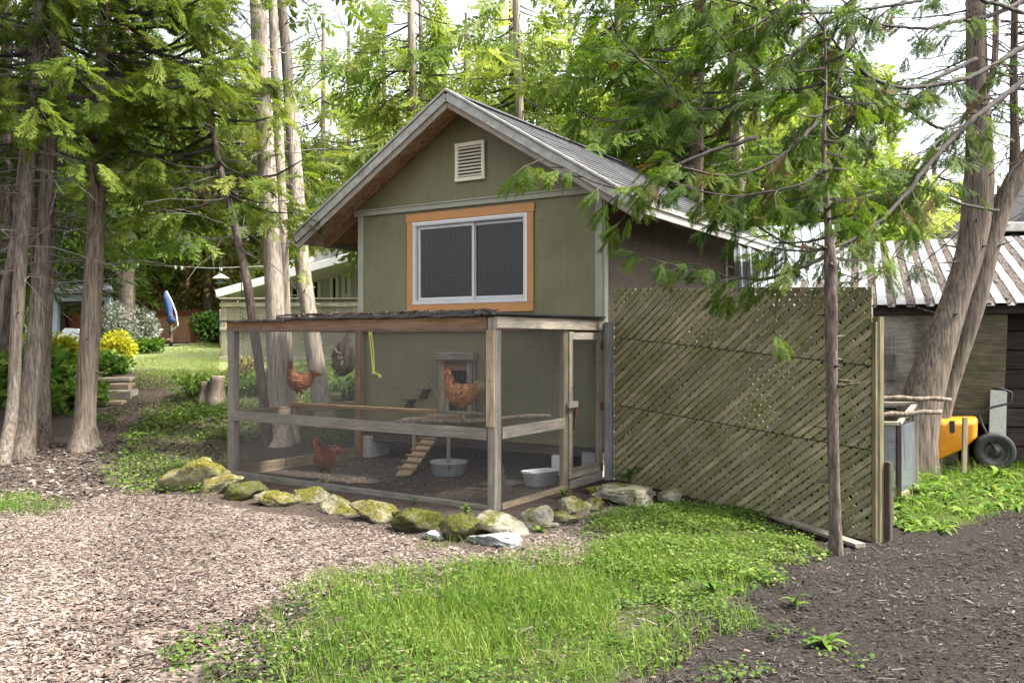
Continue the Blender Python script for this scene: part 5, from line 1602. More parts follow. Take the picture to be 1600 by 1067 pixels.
def tree(name, label, path, bark, crown=None, seed=0, group=None, extend=None, n=20, flare=.12, rough=.05, stubs=14, twigs=0, twig_z=(1, 5), sprigs=0, mat='cedar', base_xyz=None, step=.14):
    """path rows (px, py, width_px, Y) from the foot up"""
    pts = []
    for (px, py, w, Y) in path:
        p = P(px, py, Y); pts.append((p.x, p.y, p.z, w / 2 / FPX * Y))
    if base_xyz is not None:
        pts[0] = tuple(base_xyz) + (pts[0][3],)
    if extend:
        a, b_ = np.array(pts[-2]), np.array(pts[-1]); d = (b_ - a) / max(.2, (b_[2] - a[2]))
        pts.append(tuple(b_[:3] + d[:3] * (extend - b_[2])) + (max(.02, b_[3] * .55),))
    root = thing(name, label, "tree", pts[0][:3], 0, group)
    off = Vector(pts[0][:3])
    loc = [(p[0] - off.x, p[1] - off.y, p[2] - off.z, p[3]) for p in pts]
    mb, C = trunk_mesh(loc, n, flare, .55, rough, seed, step, stubs)
    mb.build("trunk", bark, root, True)
    r = np.random.default_rng(900 + seed)
    if crown:
        pa_, axs, nr, sz, tn, br = crown_sprays(path_at(C), crown['z0'] - off.z, crown['z1'] - off.z, crown['r'], crown['nb'], crown.get('pm', 9), crown.get('size', .42), r, crown.get('az'), crown.get('prof'),
                                                crown.get('droop', .4), crown.get('up', .3), crown.get('clump', .8), crown.get('tint', .45), crown.get('min_t', .3))
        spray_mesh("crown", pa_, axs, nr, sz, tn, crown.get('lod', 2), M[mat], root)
        tb_ = MB()
        for pl in br:
            L = np.linalg.norm(pl[-1] - pl[0]); tb_.tube(pl[::2] if len(pl) > 6 else pl, [(.012 + .010 * L) * (1 - .8 * t) for t in np.linspace(0, 1, len(pl[::2]))], 4, False)
        tb_.build("branches", M['branch'], root, kind="stuff")
    if twigs:
        tb_ = MB()
        for _ in range(twigs):
            z = r.uniform(*twig_z) - off.z; x, y = path_at(C)(z); a = r.uniform(0, 6.28); L = r.uniform(.4, 1.7)
            q = [Vector((x, y, z))]; d = Vector((math.cos(a), math.sin(a), r.uniform(-.35, .25)))
            for k in range(4):
                d = (d + Vector((r.normal(0, .16), r.normal(0, .16), r.normal(-.06, .14)))).normalized(); q.append(q[-1] + d * L / 4)
            tb_.tube(q, [.009, .007, .005, .004, .002], 4, False)
            for k in (2, 3):
                e = (d + Vector((r.normal(0, .7), r.normal(0, .7), r.normal(0, .5)))).normalized(); tb_.tube([q[k], q[k] + e * L * .18, q[k] + e * L * .3 + Vector((0, 0, -.03))], [.004, .003, .0015], 3, False)
        tb_.build("dead_twigs", M['twig'], root, kind="stuff")
    if sprigs:
        ps, ax, nr, sz, tn = [], [], [], [], []
        for _ in range(sprigs):
            z = r.uniform(*twig_z) - off.z; x, y = path_at(C)(z); a = r.uniform(0, 6.28); o = np.array([x, y, z])
            for k in range(r.integers(4, 11)):
                d = np.array([math.cos(a + r.normal(0, .5)), math.sin(a + r.normal(0, .5)), r.uniform(-.7, .3)]); ps.append(o + d * r.uniform(.08, .5)); ax.append(d); nr.append(np.array([r.normal(0, .6), r.normal(0, .6), 1])); sz.append(r.uniform(.18, .34)); tn.append(r.uniform(.45, .95))
        spray_mesh("sprig", ps, ax, nr, sz, tn, 1, M[mat], root)
    return root, C, off


def g_at(px, py):
    g_ = G(px, py); return (g_.x, g_.y, g_.z)


LA = (math.radians(-95), math.radians(75))      # crowns leaning out to the open side
col_prof = lambda f: .75 + .35 * math.sin(math.pi * min(1, f * 1.2)) - .35 * f ** 2
# the dark group along the left edge
GRV = "cedars of the dark grove"
tree("cedar_tree", "outermost cedar trunk leaning in at the picture edge, thin and partly cut off", [(-30, 690, 20.8, 11.4), (-12, 560, 16.0, 11.4), (3, 470, 14.4, 11.5), (14, 420, 13.6, 11.5), (24, 360, 12.8, 11.6), (40, 200, 11.2, 11.8), (52, 60, 9.6, 12)], M['bark_grove'], dict(z0=4.6, z1=9.2, r=2.0, nb=24, pm=10, size=.34, lod=1, tint=.55, prof=col_prof), 1, GRV, 9.5, twigs=36, twig_z=(2.4, 6))
tree("cedar_tree", "slanting slim cedar trunk crossing before the thicker curving trunk", [(4, 732, 20.8, 10.8), (20, 633, 17.6, 10.8), (25, 527, 18.4, 10.9), (32, 413, 19.2, 11), (39, 325, 18.4, 11.1), (44, 260, 17.6, 11.2), (60, 60, 15.2, 11.3)], M['bark_grove'], dict(z0=4.4, z1=9.4, r=2.1, nb=26, pm=10, size=.34, lod=1, tint=.55, prof=col_prof), 2, GRV, 9.6, twigs=42, twig_z=(2.4, 6), base_xyz=g_at(5, 726))
tree("cedar_tree", "thick curving cedar trunk with the widest foot of the dark grove", [(34, 722, 33.6, 11.2), (42, 655, 28.0, 11.2), (52, 567, 26.4, 11.3), (59, 479, 24.0, 11.4), (66, 391, 20.8, 11.5), (72, 303, 19.2, 11.5), (84, 100, 16.8, 11.6)], M['bark_grove'], dict(z0=4.2, z1=9.4, r=2.2, nb=28, pm=10, size=.34, lod=1, tint=.56, prof=col_prof), 3, GRV, 9.8, twigs=42, twig_z=(2.2, 6), base_xyz=g_at(35, 715))
tree("cedar_tree", "grooved cedar trunk set close behind the thick curving trunk", [(67, 694, 30.4, 11.9), (68, 633, 20.8, 11.9), (70, 567, 16.8, 12.0), (74, 480, 15.2, 12.1), (77, 390, 15.2, 12.2), (79, 290, 14.4, 12.2), (86, 100, 12.8, 12.3)], M['bark_grove'], dict(z0=4.2, z1=9.6, r=2.3, nb=30, pm=10, size=.34, lod=1, tint=.56, prof=col_prof), 4, GRV, 10, twigs=42, twig_z=(2.2, 6), base_xyz=g_at(68, 694))
tree("cedar_tree", "thinnest cedar stem showing in the gap between two grove trunks", [(60, 672, 12, 12.6), (58, 560, 10, 12.6), (54, 457, 9.5, 12.7), (53, 400, 9.5, 12.7), (54, 300, 9.5, 12.7), (60, 100, 8, 12.8)], M['bark_grove'], dict(z0=4.4, z1=8.6, r=1.7, nb=16, pm=10, size=.34, lod=1, tint=.42, prof=col_prof), 44, GRV, 9, n=12, twigs=40, twig_z=(2.2, 6), base_xyz=g_at(60, 672))
tree("cedar_tree", "pale straight cedar trunk with flared roots standing before the timber steps", [(131, 704, 49.3, 11.9), (132, 665, 33.4, 11.9), (138, 560, 29.9, 11.9), (146, 430, 26.4, 11.9), (153, 300, 22.9, 12.0), (159, 140, 20.2, 12.0), (164, 0, 18.5, 12.1)], M['bark_grey'],
     dict(z0=3.6, z1=9.2, r=2.5, nb=60, pm=13, size=.33, lod=1, tint=.70, prof=col_prof, az=(math.radians(-110), math.radians(60)), droop=.42), 5, None, 9.8, flare=.15, twigs=30, twig_z=(2.2, 6.0), base_xyz=g_at(132, 700))
tree("cedar_tree", "dark leaning pole cedar whose top vanishes into low foliage beside the pale trunks", [(419, 698, 19.4, 11.7), (411, 615, 15.0, 11.7), (398, 523, 15.0, 11.7), (385, 435, 14.1, 11.7), (372, 378, 13.2, 11.8), (360, 325, 11.4, 11.9), (335, 220, 9.7, 12.2), (318, 90, 7.9, 12.6)], M['bark_dark'],
     dict(z0=3.4, z1=8.6, r=2.1, nb=50, pm=14, size=.32, lod=1, tint=.70, prof=lambda f: .95 - .4 * f, az=(math.radians(120), math.radians(330)), droop=.42), 6, None, 9.2, n=14, flare=.1, stubs=10, twigs=26, twig_z=(2.6, 6), base_xyz=g_at(418, 697))
# pale trunks behind the run
tree("pale_cedar", "thickest pale cedar trunk rising behind the wire run", [(438, 694, 43, 12.2), (436, 640, 34, 12.2), (432, 540, 31, 12.2), (427, 420, 29, 12.3), (419, 300, 28, 12.4), (409, 130, 25, 12.5), (403, 0, 24, 12.6)], M['bark_pale'],
     dict(z0=7.2, z1=11, r=1.9, nb=18, pm=7, size=.5, lod=2, tint=.6), 7, None, 11.2, flare=.1, rough=.03, twigs=34, twig_z=(2.8, 7), sprigs=3, stubs=26, base_xyz=g_at(438, 694))
tree("pale_cedar", "slim pale cedar stem touching the thickest pale trunk", [(457, 690, 24, 12.45), (453, 620, 17, 12.45), (447, 500, 15, 12.5), (443, 380, 15, 12.5), (438, 250, 15, 12.6), (431, 120, 15, 12.7), (426, 0, 14, 12.8)], M['bark_pale'],
     dict(z0=7.2, z1=10.5, r=1.6, nb=14, pm=7, size=.5, lod=2, tint=.6), 8, None, 11, n=16, flare=.1, rough=.03, twigs=20, twig_z=(2.8, 7), sprigs=3, stubs=18, base_xyz=g_at(457, 690))
tree("pale_cedar", "pale cedar trunk leaning away from the coop's eave behind the run", [(510, 660, 36, 13.2), (504, 640, 30, 13.2), (496, 585, 28, 13.3), (481, 479, 24, 13.3), (470, 391, 23, 13.4), (461, 260, 21, 13.5), (451, 130, 18, 13.6), (440, 0, 14, 13.7)], M['bark_pale'],
     dict(z0=7.0, z1=10.6, r=1.9, nb=16, pm=7, size=.5, lod=2, tint=.6, az=(-1.2, 1.8)), 9, None, 11, n=16, flare=.1, rough=.035, twigs=36, twig_z=(2.8, 7.2), sprigs=5, stubs=18, base_xyz=g_at(510, 658))
# trees seen over the roof
sp_far = dict(lod=2, size=.52, pm=14, clump=1.3, droop=.35, up=.25, min_t=.2)


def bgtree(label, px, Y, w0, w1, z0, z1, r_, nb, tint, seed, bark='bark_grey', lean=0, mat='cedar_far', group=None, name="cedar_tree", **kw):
    zb_ = float(gz((px - 800) / FPX * Y, Y)); py0 = HY - (zb_ - CH) * FPX / Y
    c = dict(sp_far); c.update(z0=z0, z1=z1, r=r_, nb=nb, tint=tint, prof=kw.pop('prof', col_prof)); c.update(kw)
    pt_ = max(-200, HY - (z1 - .5 - CH) * FPX / Y)
    return tree(name, label, [(px + lean, py0, w0 * 1.2, Y), (px + lean * .6, (py0 + pt_) / 2, (w0 + w1) / 2, Y), (px, pt_, w1 * .8, Y)], M[bark], c, seed, group, z1 + .4, n=12, stubs=8, mat=mat, step=.3, twigs=14, twig_z=(3.5, 8))


bgtree("grey trunked cedar rising behind the roof's outer slope", 641, 19.5, 17, 14, 3.6, 9.8, 2.5, 50, .62, 20, 'bark_pale', 14)
bgtree("thin pale cedar stem beside the grey trunk behind the roof", 657, 20.4, 10, 8, 3.8, 9.6, 1.8, 26, .58, 21, 'bark_pale', 8)
bgtree("pale forked cedar behind the roof peak's shingled slope", 806, 19.0, 17, 14, 4.0, 9.6, 2.4, 44, .62, 22, 'bark_pale', 14)
bgtree("dark stemmed cedar just behind the pale forked cedar", 798, 22.5, 12, 9, 4.2, 10, 2.3, 40, .40, 23, 'bark_dark', 4)
bgtree("straight grey cedar with dark bird box behind the roof ridge", 965, 17.0, 18, 13, 3.2, 9.0, 2.4, 60, .52, 24, 'bark_grey', 4)
bgtree("dark brown leaning cedar behind the shingled slope", 1095, 14.6, 28, 20, 3.2, 8.4, 2.4, 46, .55, 25, 'bark_brown', -14, mat='cedar')
bgtree("pale broad trunk close behind the coop's rear corner", 1142, 14.9, 34, 20, 4.4, 8.6, 2.0, 22, .6, 26, 'bark_pale', 18)
bgtree("yellow green cedar between shed roof and coop", 1255, 19.0, 18, 12, 2.6, 8.0, 2.3, 56, .6, 27)
bgtree("bright yellow green low cedar above the shed roof", 1395, 23.0, 16, 10, 2.2, 6.2, 2.7, 56, .8, 28)
bgtree("light green cedar showing past the leaning twin trunk", 1560, 25.0, 16, 10, 2.2, 5.6, 2.2, 36, .72, 29)
bgtree("airy cedar between the pale trunks and the roof's low eave", 545, 29.0, 9, 7, 4.6, 11.5, 2.3, 34, .70, 30, 'bark_brown')
bgtree("dense green cedar far beyond the parasol and red fence", 215, 29.5, 14, 11, 3.6, 12, 3.6, 100, .45, 31, 'bark_brown', size=.52, pm=8)
bgtree("dense dark cedar filling the gap behind the grove", 10, 14.8, 24, 18, 2.7, 8.2, 2.7, 84, .30, 32, 'bark_dark', mat='cedar', size=.52, pm=8)
bgtree("dark cedar behind the shelter roof", 92, 23.8, 20, 15, 2.9, 10.5, 3.2, 90, .36, 33, 'bark_dark', mat='cedar', size=.55, pm=8)
bgtree("tall cedar with sunny tips behind the dark pole cedar", 325, 27.5, 12, 9, 3.8, 11.5, 3.2, 90, .62, 34, 'bark_brown', mat='cedar', size=.55, pm=8)
bgtree("dark stemmed tree behind the red fence's shrub end", 228, 30.5, 15, 12, 4.2, 10.5, 3.0, 70, .35, 35, 'bark_dark')
bgtree("dark stemmed tree behind the parasol", 268, 31.5, 10, 8, 3.6, 10.5, 3.0, 70, .42, 36, 'bark_dark')
bgtree("pale barked tree rising by the silver shrub", 197, 22.5, 26, 20, 4.4, 10, 2.4, 44, .42, 37, 'bark_grey')
bgtree("green cedar behind the porch roof", 395, 29.5, 14, 10, 3.0, 10, 3.0, 80, .66, 38)
bgtree("tall thin cedar behind the dark brown leaning one", 1030, 20.5, 14, 10, 3.6, 9.6, 2.4, 56, .55, 39)
bgtree("blue green cedar behind the rear corner trunk", 1180, 17.5, 20, 14, 3.0, 8.2, 2.3, 46, .5, 40)
bgtree("slender cedar high above the shingled slope", 890, 21.5, 12, 9, 3.6, 9.8, 2.2, 48, .58, 41)
bgtree("loose cedar high between roof peak and grey trunks", 728, 24.0, 11, 8, 4.6, 10.2, 2.4, 40, .66, 42)

bgtree("sunny yellow green cedar beyond the metal lean-to roof", 1310, 21.0, 14, 10, 2.4, 8.4, 2.4, 60, .74, 45)
bgtree("light green cedar above the middle of the shed roof", 1460, 27.0, 14, 10, 2.4, 7.0, 2.6, 50, .8, 46)
bgtree("yellow tipped airy cedar between roof and outer pale trunks", 505, 27.5, 9, 7, 5.0, 11.5, 2.2, 34, .78, 47)
bgtree("yellow tipped cedar peeking over the roof's low side", 600, 25.5, 9, 7, 4.4, 11, 2.2, 40, .78, 48)
bx = P(976, 243, 16.5); bb_ = thing("bird_box", "small dark box fixed to the straight grey cedar above the roof ridge", "bird box", (bx.x, bx.y, bx.z))
s = MB(); s.prism([(-.11, -.10), (.11, -.10), (.12, .10), (-.10, .12)], (1, 0, 0), (0, 0, 1), (0, .2, 0)); s.build("box", M['wood_dark'], bb_)
s = MB(); s.bar((-.14, .08, .12), (.15, .08, .11), .02, .28); s.build("lid", M['wood_dark'], bb_)

# the big leaning twin cedar by the shed
big = thing("leaning_cedar", "big leaning twin stemmed cedar by the shed with long drooping branches", "tree", G(1440, 738))
bo = Vector(big.location)
YB = bo.y


def brow(rows): return [tuple(P(a, b_, d) - bo) + (w / 2 / FPX * d,) for a, b_, w, d in rows]


t1 = [(-.12, 0, 0, .27)] + brow([(1426, 690, 70, YB), (1447, 600, 57, YB), (1488, 480, 43, YB), (1516, 390, 42, YB), (1528, 300, 44, YB), (1529, 200, 36, YB), (1525, 80, 31, YB), (1522, -160, 26, YB), (1520, -420, 16, YB)])
mb, C1 = trunk_mesh(t1, 26, .12, .4, .04, 61, .12, 20); mb.build("trunk", M['bark_big'], big, True)
t2 = brow([(1446, 738, 42, YB + .06), (1458, 690, 34, YB + .05), (1485, 600, 27, YB + .03), (1522, 480, 31, YB), (1545, 390, 31, YB), (1566, 322, 33, YB), (1592, 270, 34, YB), (1632, 195, 28, YB), (1680, 40, 24, YB), (1700, -250, 16, YB)])
mb, C2 = trunk_mesh(t2, 22, .12, .4, .04, 62, .12, 14); mb.build("second_trunk", M['bark_big'], big, True)
t3 = brow([(1588, 285, 20, YB), (1586, 210, 13, YB + .05), (1584, 120, 11, YB + .05), (1586, 0, 10, YB), (1586, -120, 8, YB)])
mb, C3 = trunk_mesh(t3, 12, .0, .4, .06, 63, .12, 6, 0); mb.build("side_stem", M['bark_brown'], big, True)
t4 = brow([(1536, 150, 14, YB - .05), (1552, 110, 11, YB - .1), (1556, 40, 9, YB - .1), (1556, -60, 7, YB - .1)])
HB_ = [  # long branches: photo pixel path from the stem outwards with distance, then thickness in pixels at the root
    ([(1700, 120, 9.6), (1600, 170, 9.0), (1500, 112, 8.6), (1480, 128, 8.6)], 0),
    ([(1660, 60, 9.4), (1600, 74, 8.8), (1552, 103, 8.5), (1506, 124, 8.2), (1440, 136, 7.9), (1394, 135, 7.7), (1355, 118, 7.6), (1320, 83, 7.5), (1272, 27, 7.4), (1245, -20, 7.4)], 13),
    ([(1345, -120, 8.6), (1334, 0, 8.2), (1322, 83, 7.8), (1307, 131, 7.6), (1280, 184, 7.4), (1250, 219, 7.2), (1206, 254, 7.0), (1145, 275, 6.9), (1084, 266, 6.8), (1040, 250, 6.8)], 13),
    ([(1640, 90, 9.5), (1592, 132, 9.0), (1508, 197, 8.4), (1451, 258, 8.0), (1394, 328, 7.6), (1337, 372, 7.3), (1285, 389, 7.1), (1232, 381, 7.0), (1180, 352, 6.9), (1140, 330, 6.9)], 13),
    ([(1526, 92, 9.7), (1450, 128, 8.8), (1394, 146, 8.0), (1337, 179, 7.5), (1311, 236, 7.2), (1267, 280, 6.9), (1215, 297, 6.7), (1145, 306, 6.6), (1088, 297, 6.6), (1040, 280, 6.6)], 9),
    ([(1380, -40, 8.6), (1300, 30, 8.2), (1165, 150, 7.8), (1101, 171, 7.6), (1066, 162, 7.5), (1031, 118, 7.4), (987, 83, 7.4), (957, 44, 7.4)], 10),
    ([(1640, -20, 9.4), (1556, 22, 8.9), (1490, 35, 8.5), (1447, 44, 8.2), (1381, 39, 7.9), (1346, 22, 7.7), (1300, -10, 7.6)], 11),
    ([(1310, 392, 7.1), (1250, 418, 6.9), (1194, 435, 6.8), (1119, 431, 6.8), (1062, 416, 6.8), (1010, 402, 6.8)], 7),
    ([(1180, 215, 7.4), (1100, 240, 7.2), (1036, 270, 7.1), (1010, 290, 7.05), (980, 294, 7.0), (942, 289, 7.0), (912, 277, 6.95), (880, 262, 6.9), (850, 250, 6.9)], 7),
    ([(1524, 175, 9.8), (1470, 200, 9.0), (1420, 172, 8.6), (1370, 158, 8.2), (1290, 148, 7.8), (1220, 130, 7.6), (1160, 95, 7.5), (1110, 40, 7.4)], 8),
    ([(1204, 400, 7.1), (1212, 440, 6.9), (1212, 490, 6.85), (1210, 520, 6.8)], 2.4),
    ([(1600, 20, 9.2), (1500, -6, 8.4), (1400, 8, 8.0), (1300, 20, 7.7), (1210, 20, 7.5), (1130, 0, 7.4), (1040, 10, 7.3), (980, 20, 7.3)], 8),
    ([(1420, -60, 8.6), (1290, -30, 8.2), (1180, 40, 7.9), (1100, 80, 7.8), (1010, 170, 7.6), (950, 190, 7.6), (900, 170, 7.6)], 8),
    ([(1560, 330, 9.7), (1500, 318, 9.2), (1430, 290, 8.6), (1360, 300, 8.2), (1300, 320, 7.9), (1240, 320, 7.7), (1180, 300, 7.6)], 7),
    ([(1540, 240, 9.8), (1480, 262, 9.2), (1440, 320, 8.8), (1400, 400, 8.5), (1340, 440, 8.2), (1300, 440, 8.1)], 5),
]
rb_ = np.random.default_rng(77)
spos, sax, snr, ssz, stn = [], [], [], [], []
twig_mb = MB()
for bi, (rows, w0) in enumerate(HB_):
    if not w0: continue
    pts = np.array([tuple(P(a, b_, d)) for a, b_, d in rows])
    C = crv(pts, .07); m = len(C)
    rad = np.array([max(.004, w0 / 2 / FPX * 7.6 * (1 - .80 * (i / m))) for i in range(m)])
    s = MB(); s.tube([Vector(c) - bo + Vector((rb_.normal(0, .004), rb_.normal(0, .004), rb_.normal(0, .004))) for c in C], rad, 8, True, .10); s.build("branch", M['branch'], big, True)
    dens = {6: .6, 14: .6, 10: .45}.get(bi, 1.0)
    i = int(m * (.30 if bi not in (7, 8, 10) else .45)); btint = rb_.uniform(.30, .55)
    side = 1
    while i < m:
        f = i / m
        d = C[min(i + 1, m - 1)] - C[max(i - 1, 0)]; d /= np.linalg.norm(d) + 1e-9
        sd_ = np.cross(d, [0, 0, 1]); sd_ /= np.linalg.norm(sd_) + 1e-9
        pxc = 800 + FPX * C[i][0] / C[i][1]
        if pxc > 1380 and rb_.uniform() < .38: i += 2; continue
        L = rb_.uniform(.30, .85) * (1.05 - .55 * f) * {8: 1.1, 7: .72, 10: .35}.get(bi, 1)
        dr = d * rb_.uniform(.3, 1.0) + sd_ * side * rb_.uniform(.25, 1.0) + np.array([0, 0, rb_.uniform(-.5, .4)])
        dr /= np.linalg.norm(dr); side = -side
        q = [C[i]]
        for k in range(5):
            dr = dr + np.array([rb_.normal(0, .1), rb_.normal(0, .1), rb_.normal(-.07, .1)]); dr /= np.linalg.norm(dr); q.append(q[-1] + dr * L / 5)
        twig_mb.tube([Vector(p) - bo for p in q], [.007, .006, .005, .004, .003, .002], 4, False)
        ns = max(3, int(L * 17 * dens)); tt = btint + rb_.normal(0, .12)
        sd2 = np.cross(dr, [0, 0, 1]); sd2 /= np.linalg.norm(sd2) + 1e-9
        for k in range(ns):
            t = rb_.uniform(.12, 1) * 5; j = min(4, int(t)); p = q[j] + (q[j + 1] - q[j]) * (t - j)
            sg = rb_.choice([-1, 1])
            spos.append(p - np.array(bo)); sax.append(dr * rb_.uniform(.5, 1) + sd2 * sg * rb_.uniform(.1, .9) + np.array([0, 0, rb_.uniform(-.8, .05)]))
            snr.append(np.array([rb_.normal(0, .5), rb_.normal(-.3, .6), 1.0])); ssz.append(rb_.uniform(.11, .23)); stn.append(np.clip(tt + rb_.normal(0, .08), 0, 1))
        i += max(1, int(rb_.uniform(.07, .20) / .07 / dens))
twig_mb.build("twigs", M['branch'], big, kind="stuff")
mb, C4 = trunk_mesh(t4, 10, 0, .3, .06, 64, .12, 4, 0); mb.build("side_stem", M['bark_brown'], big, True)
M['dead_spray'] = mat_leaf("dead_cedar_spray", [(0, (.05, .028, .012)), (.5, (.14, .08, .03)), (1, (.26, .17, .08))], .3)
dead_ = rb_.uniform(0, 1, len(spos)) < .045
sel = lambda L_, m_: [q for q, f in zip(L_, m_) if f]
spray_mesh("dead_foliage", sel(spos, dead_), sel(sax, dead_), sel(snr, dead_), sel(ssz, dead_), sel(stn, dead_), 0, M['dead_spray'], big)
spray_mesh("foliage", sel(spos, ~dead_), sel(sax, ~dead_), sel(snr, ~dead_), sel(ssz, ~dead_), sel(stn, ~dead_), 0, M['cedar'], big)
# bare fine twigs round the stems, and a loose high crown
tb_ = MB()
for _ in range(250):
    Cc = (C1, C2, C3)[rb_.integers(0, 3)]; c = Cc[int(rb_.integers(len(Cc) // 3, len(Cc)))]
    a = rb_.uniform(0, 6.28); L = rb_.uniform(.4, 1.5); q = [Vector(c[:3])]; d = Vector((math.cos(a), math.sin(a) * .7, rb_.uniform(-.3, .3)))
    for k in range(5): d = (d + Vector((rb_.normal(0, .18), rb_.normal(0, .18), rb_.normal(-.02, .2)))).normalized(); q.append(q[-1] + d * L / 5)
    tb_.tube(q, [.009, .007, .006, .004, .003, .0015], 4, False)
    for k in (2, 3, 4):
        e = (d + Vector((rb_.normal(0, .7), rb_.normal(0, .7), rb_.normal(0, .5)))).normalized(); tb_.tube([q[k], q[k] + e * L * .2, q[k] + e * L * .34], [.004, .003, .0012], 3, False)
tb_.build("dead_twigs", M['branch'], big, kind="stuff")
ps_, ax_, nr_, sz_, tn_, br_ = crown_sprays(path_at(C1), P(0, 250, YB).z - bo.z, 8.5, 1.6, 26, 9, .22, rb_, None, lambda f: .8, .35, .3, .8, .34, .45)
spray_mesh("crown", ps_, ax_, nr_, sz_, tn_, 1, M['cedar'], big)
tb_ = MB()
for pl in br_: tb_.tube(pl[::2], [.014, .010, .007, .003][:len(pl[::2])], 4, False)
tb_.build("crown_branches", M['branch'], big, kind="stuff")

# the thin dark tree in front of the lattice
sp0 = g_at(1306, 866)
Ys = sp0[1]
tree("young_cedar", "thin dark rough barked cedar trunk standing in front of the lattice screen", [(1306, 866, 17.6, Ys), (1304, 780, 16.0, Ys), (1301, 660, 16.8, Ys), (1299, 540, 18.4, Ys), (1298, 440, 19.2, Ys), (1297, 400, 17.6, Ys), (1294, 360, 12.0, Ys + .05), (1291, 315, 9, Ys + .08), (1287, 230, 7, Ys + .1), (1290, 130, 5, Ys + .1), (1288, 40, 3.5, Ys + .1)], M['bark_dark'],
     dict(z0=2.05, z1=3.7, r=.6, nb=17, pm=16, size=.20, lod=0, tint=.45, prof=lambda f: .9, clump=.5, droop=.3), 70, None, None, n=16, flare=.3, rough=.06, stubs=26, base_xyz=sp0, step=.05)

# far woods closing the view
fw_p, fw_a, fw_n, fw_s, fw_t = [], [], [], [], []
rw_ = np.random.default_rng(5)
for k in range(95):
    X = rw_.uniform(-42, 42); Y = rw_.uniform(36, 50); left = X < -9
    top = rw_.uniform(8, 13) if left else rw_.uniform(4.5, 7.5)
    tt = rw_.uniform(.4, .85)
    for _ in range(110):
        f = rw_.uniform(0, 1); rr_ = 2.6 * (1 - .6 * f); a = rw_.uniform(0, 6.28); q = rw_.uniform(.4, 1) * rr_
        fw_p.append((X + math.cos(a) * q, Y + math.sin(a) * q, 1.2 + (top - 1.2) * f)); fw_a.append((math.cos(a), math.sin(a), rw_.uniform(-.8, .1))); fw_n.append((rw_.normal(0, .6), rw_.normal(0, .6), 1)); fw_s.append(rw_.uniform(.8, 1.5)); fw_t.append(np.clip(tt + rw_.normal(0, .12) + .2 * (f - .5), 0, 1))
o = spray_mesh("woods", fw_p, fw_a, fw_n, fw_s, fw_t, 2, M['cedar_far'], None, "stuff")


# ------------------------------------------------------------------ leaves and plants
def leaf_t(fold=.25, w=.32, tipw=.0):
    V = [(0, 0, 0), (.4, w, fold * w), (.4, 0, 0), (.4, -w, fold * w), (.75, w * .75, fold * w - .06), (.75, 0, -.04), (.75, -w * .75, fold * w - .06), (1, 0, -.14)]
    F = [(0, 2, 1, 1), (0, 3, 2, 2), (1, 2, 5, 4), (2, 3, 6, 5), (4, 5, 7, 7), (5, 6, 7, 7)]
    V = np.array(V, float)
    return V, np.array([(a, b_, c, c if d == c else d) for a, b_, c, d in F])


def quadleaf(w=.34, sag=.12):
    return np.array([[0, 0, 0], [.5, w, .05], [1, 0, -sag], [.5, -w, .05]], float), np.array([[0, 3, 2, 1]])


def strap(w=.06, bend=.5, n=4):
    V = []; F = []
    for i in range(n + 1):
        t = i / n; ww = w * math.sin(math.pi * (.18 + .8 * t)) + .004
        V += [(t * .95, ww, bend * t - bend * 1.25 * t * t), (t * .95, -ww, bend * t - bend * 1.25 * t * t)]
        if i: F.append((2 * i - 2, 2 * i - 1, 2 * i + 1, 2 * i))
    return np.array(V, float), np.array(F)


def blade(lean=.35, w=.028):
    V = [(0, w, 0), (0, -w, 0), (lean * .3, w * .8, .55), (lean * .3, -w * .8, .55), (lean, .003, 1.0), (lean, -.003, 1.0)]
    return np.array(V, float), np.array([(0, 1, 3, 2), (2, 3, 5, 4)])


def rand_in(poly, n, amt=.22, seed=1, dens=None):
    lo, hi = poly.min(0) - .4, poly.max(0) + .4
    lo[0] = max(lo[0], -9); hi[0] = min(hi[0], 9); lo[1] = max(lo[1], 3.2); hi[1] = min(hi[1], 30)
    X = RNG.uniform(lo[0], hi[0], n * 4); Y = RNG.uniform(lo[1], hi[1], n * 4)
    k = inside(poly, X + amt * wob(X, Y, 2, seed), Y + amt * wob(X, Y, 2, seed + 9))
    if dens is not None: k &= RNG.uniform(0, 1, len(X)) < dens(X, Y)
    X, Y = X[k][:n], Y[k][:n]
    return X, Y


def yawR(n, pitch=0.0, spread=.3):
    a = RNG.uniform(0, 2 * np.pi, n)
    x = np.stack([np.cos(a), np.sin(a), RNG.normal(pitch, spread, n)], 1)
    return rot_from(x, np.stack([RNG.normal(0, .25, n), RNG.normal(0, .25, n), np.ones(n)], 1))


def runclear(X, Y):
    u = HC * (X - HX) + HS * (Y - HYY); v_ = -HS * (X - HX) + HC * (Y - HYY)
    return ((u > -W - .06) & (u < .06) & (v_ > -.05) & (v_ < VB)) == False


def patchy(s, th, seed, soft_=.35):
    return lambda X, Y: np.clip((wob(X, Y, s, seed) - th) / soft_ + .5, 0, 1)


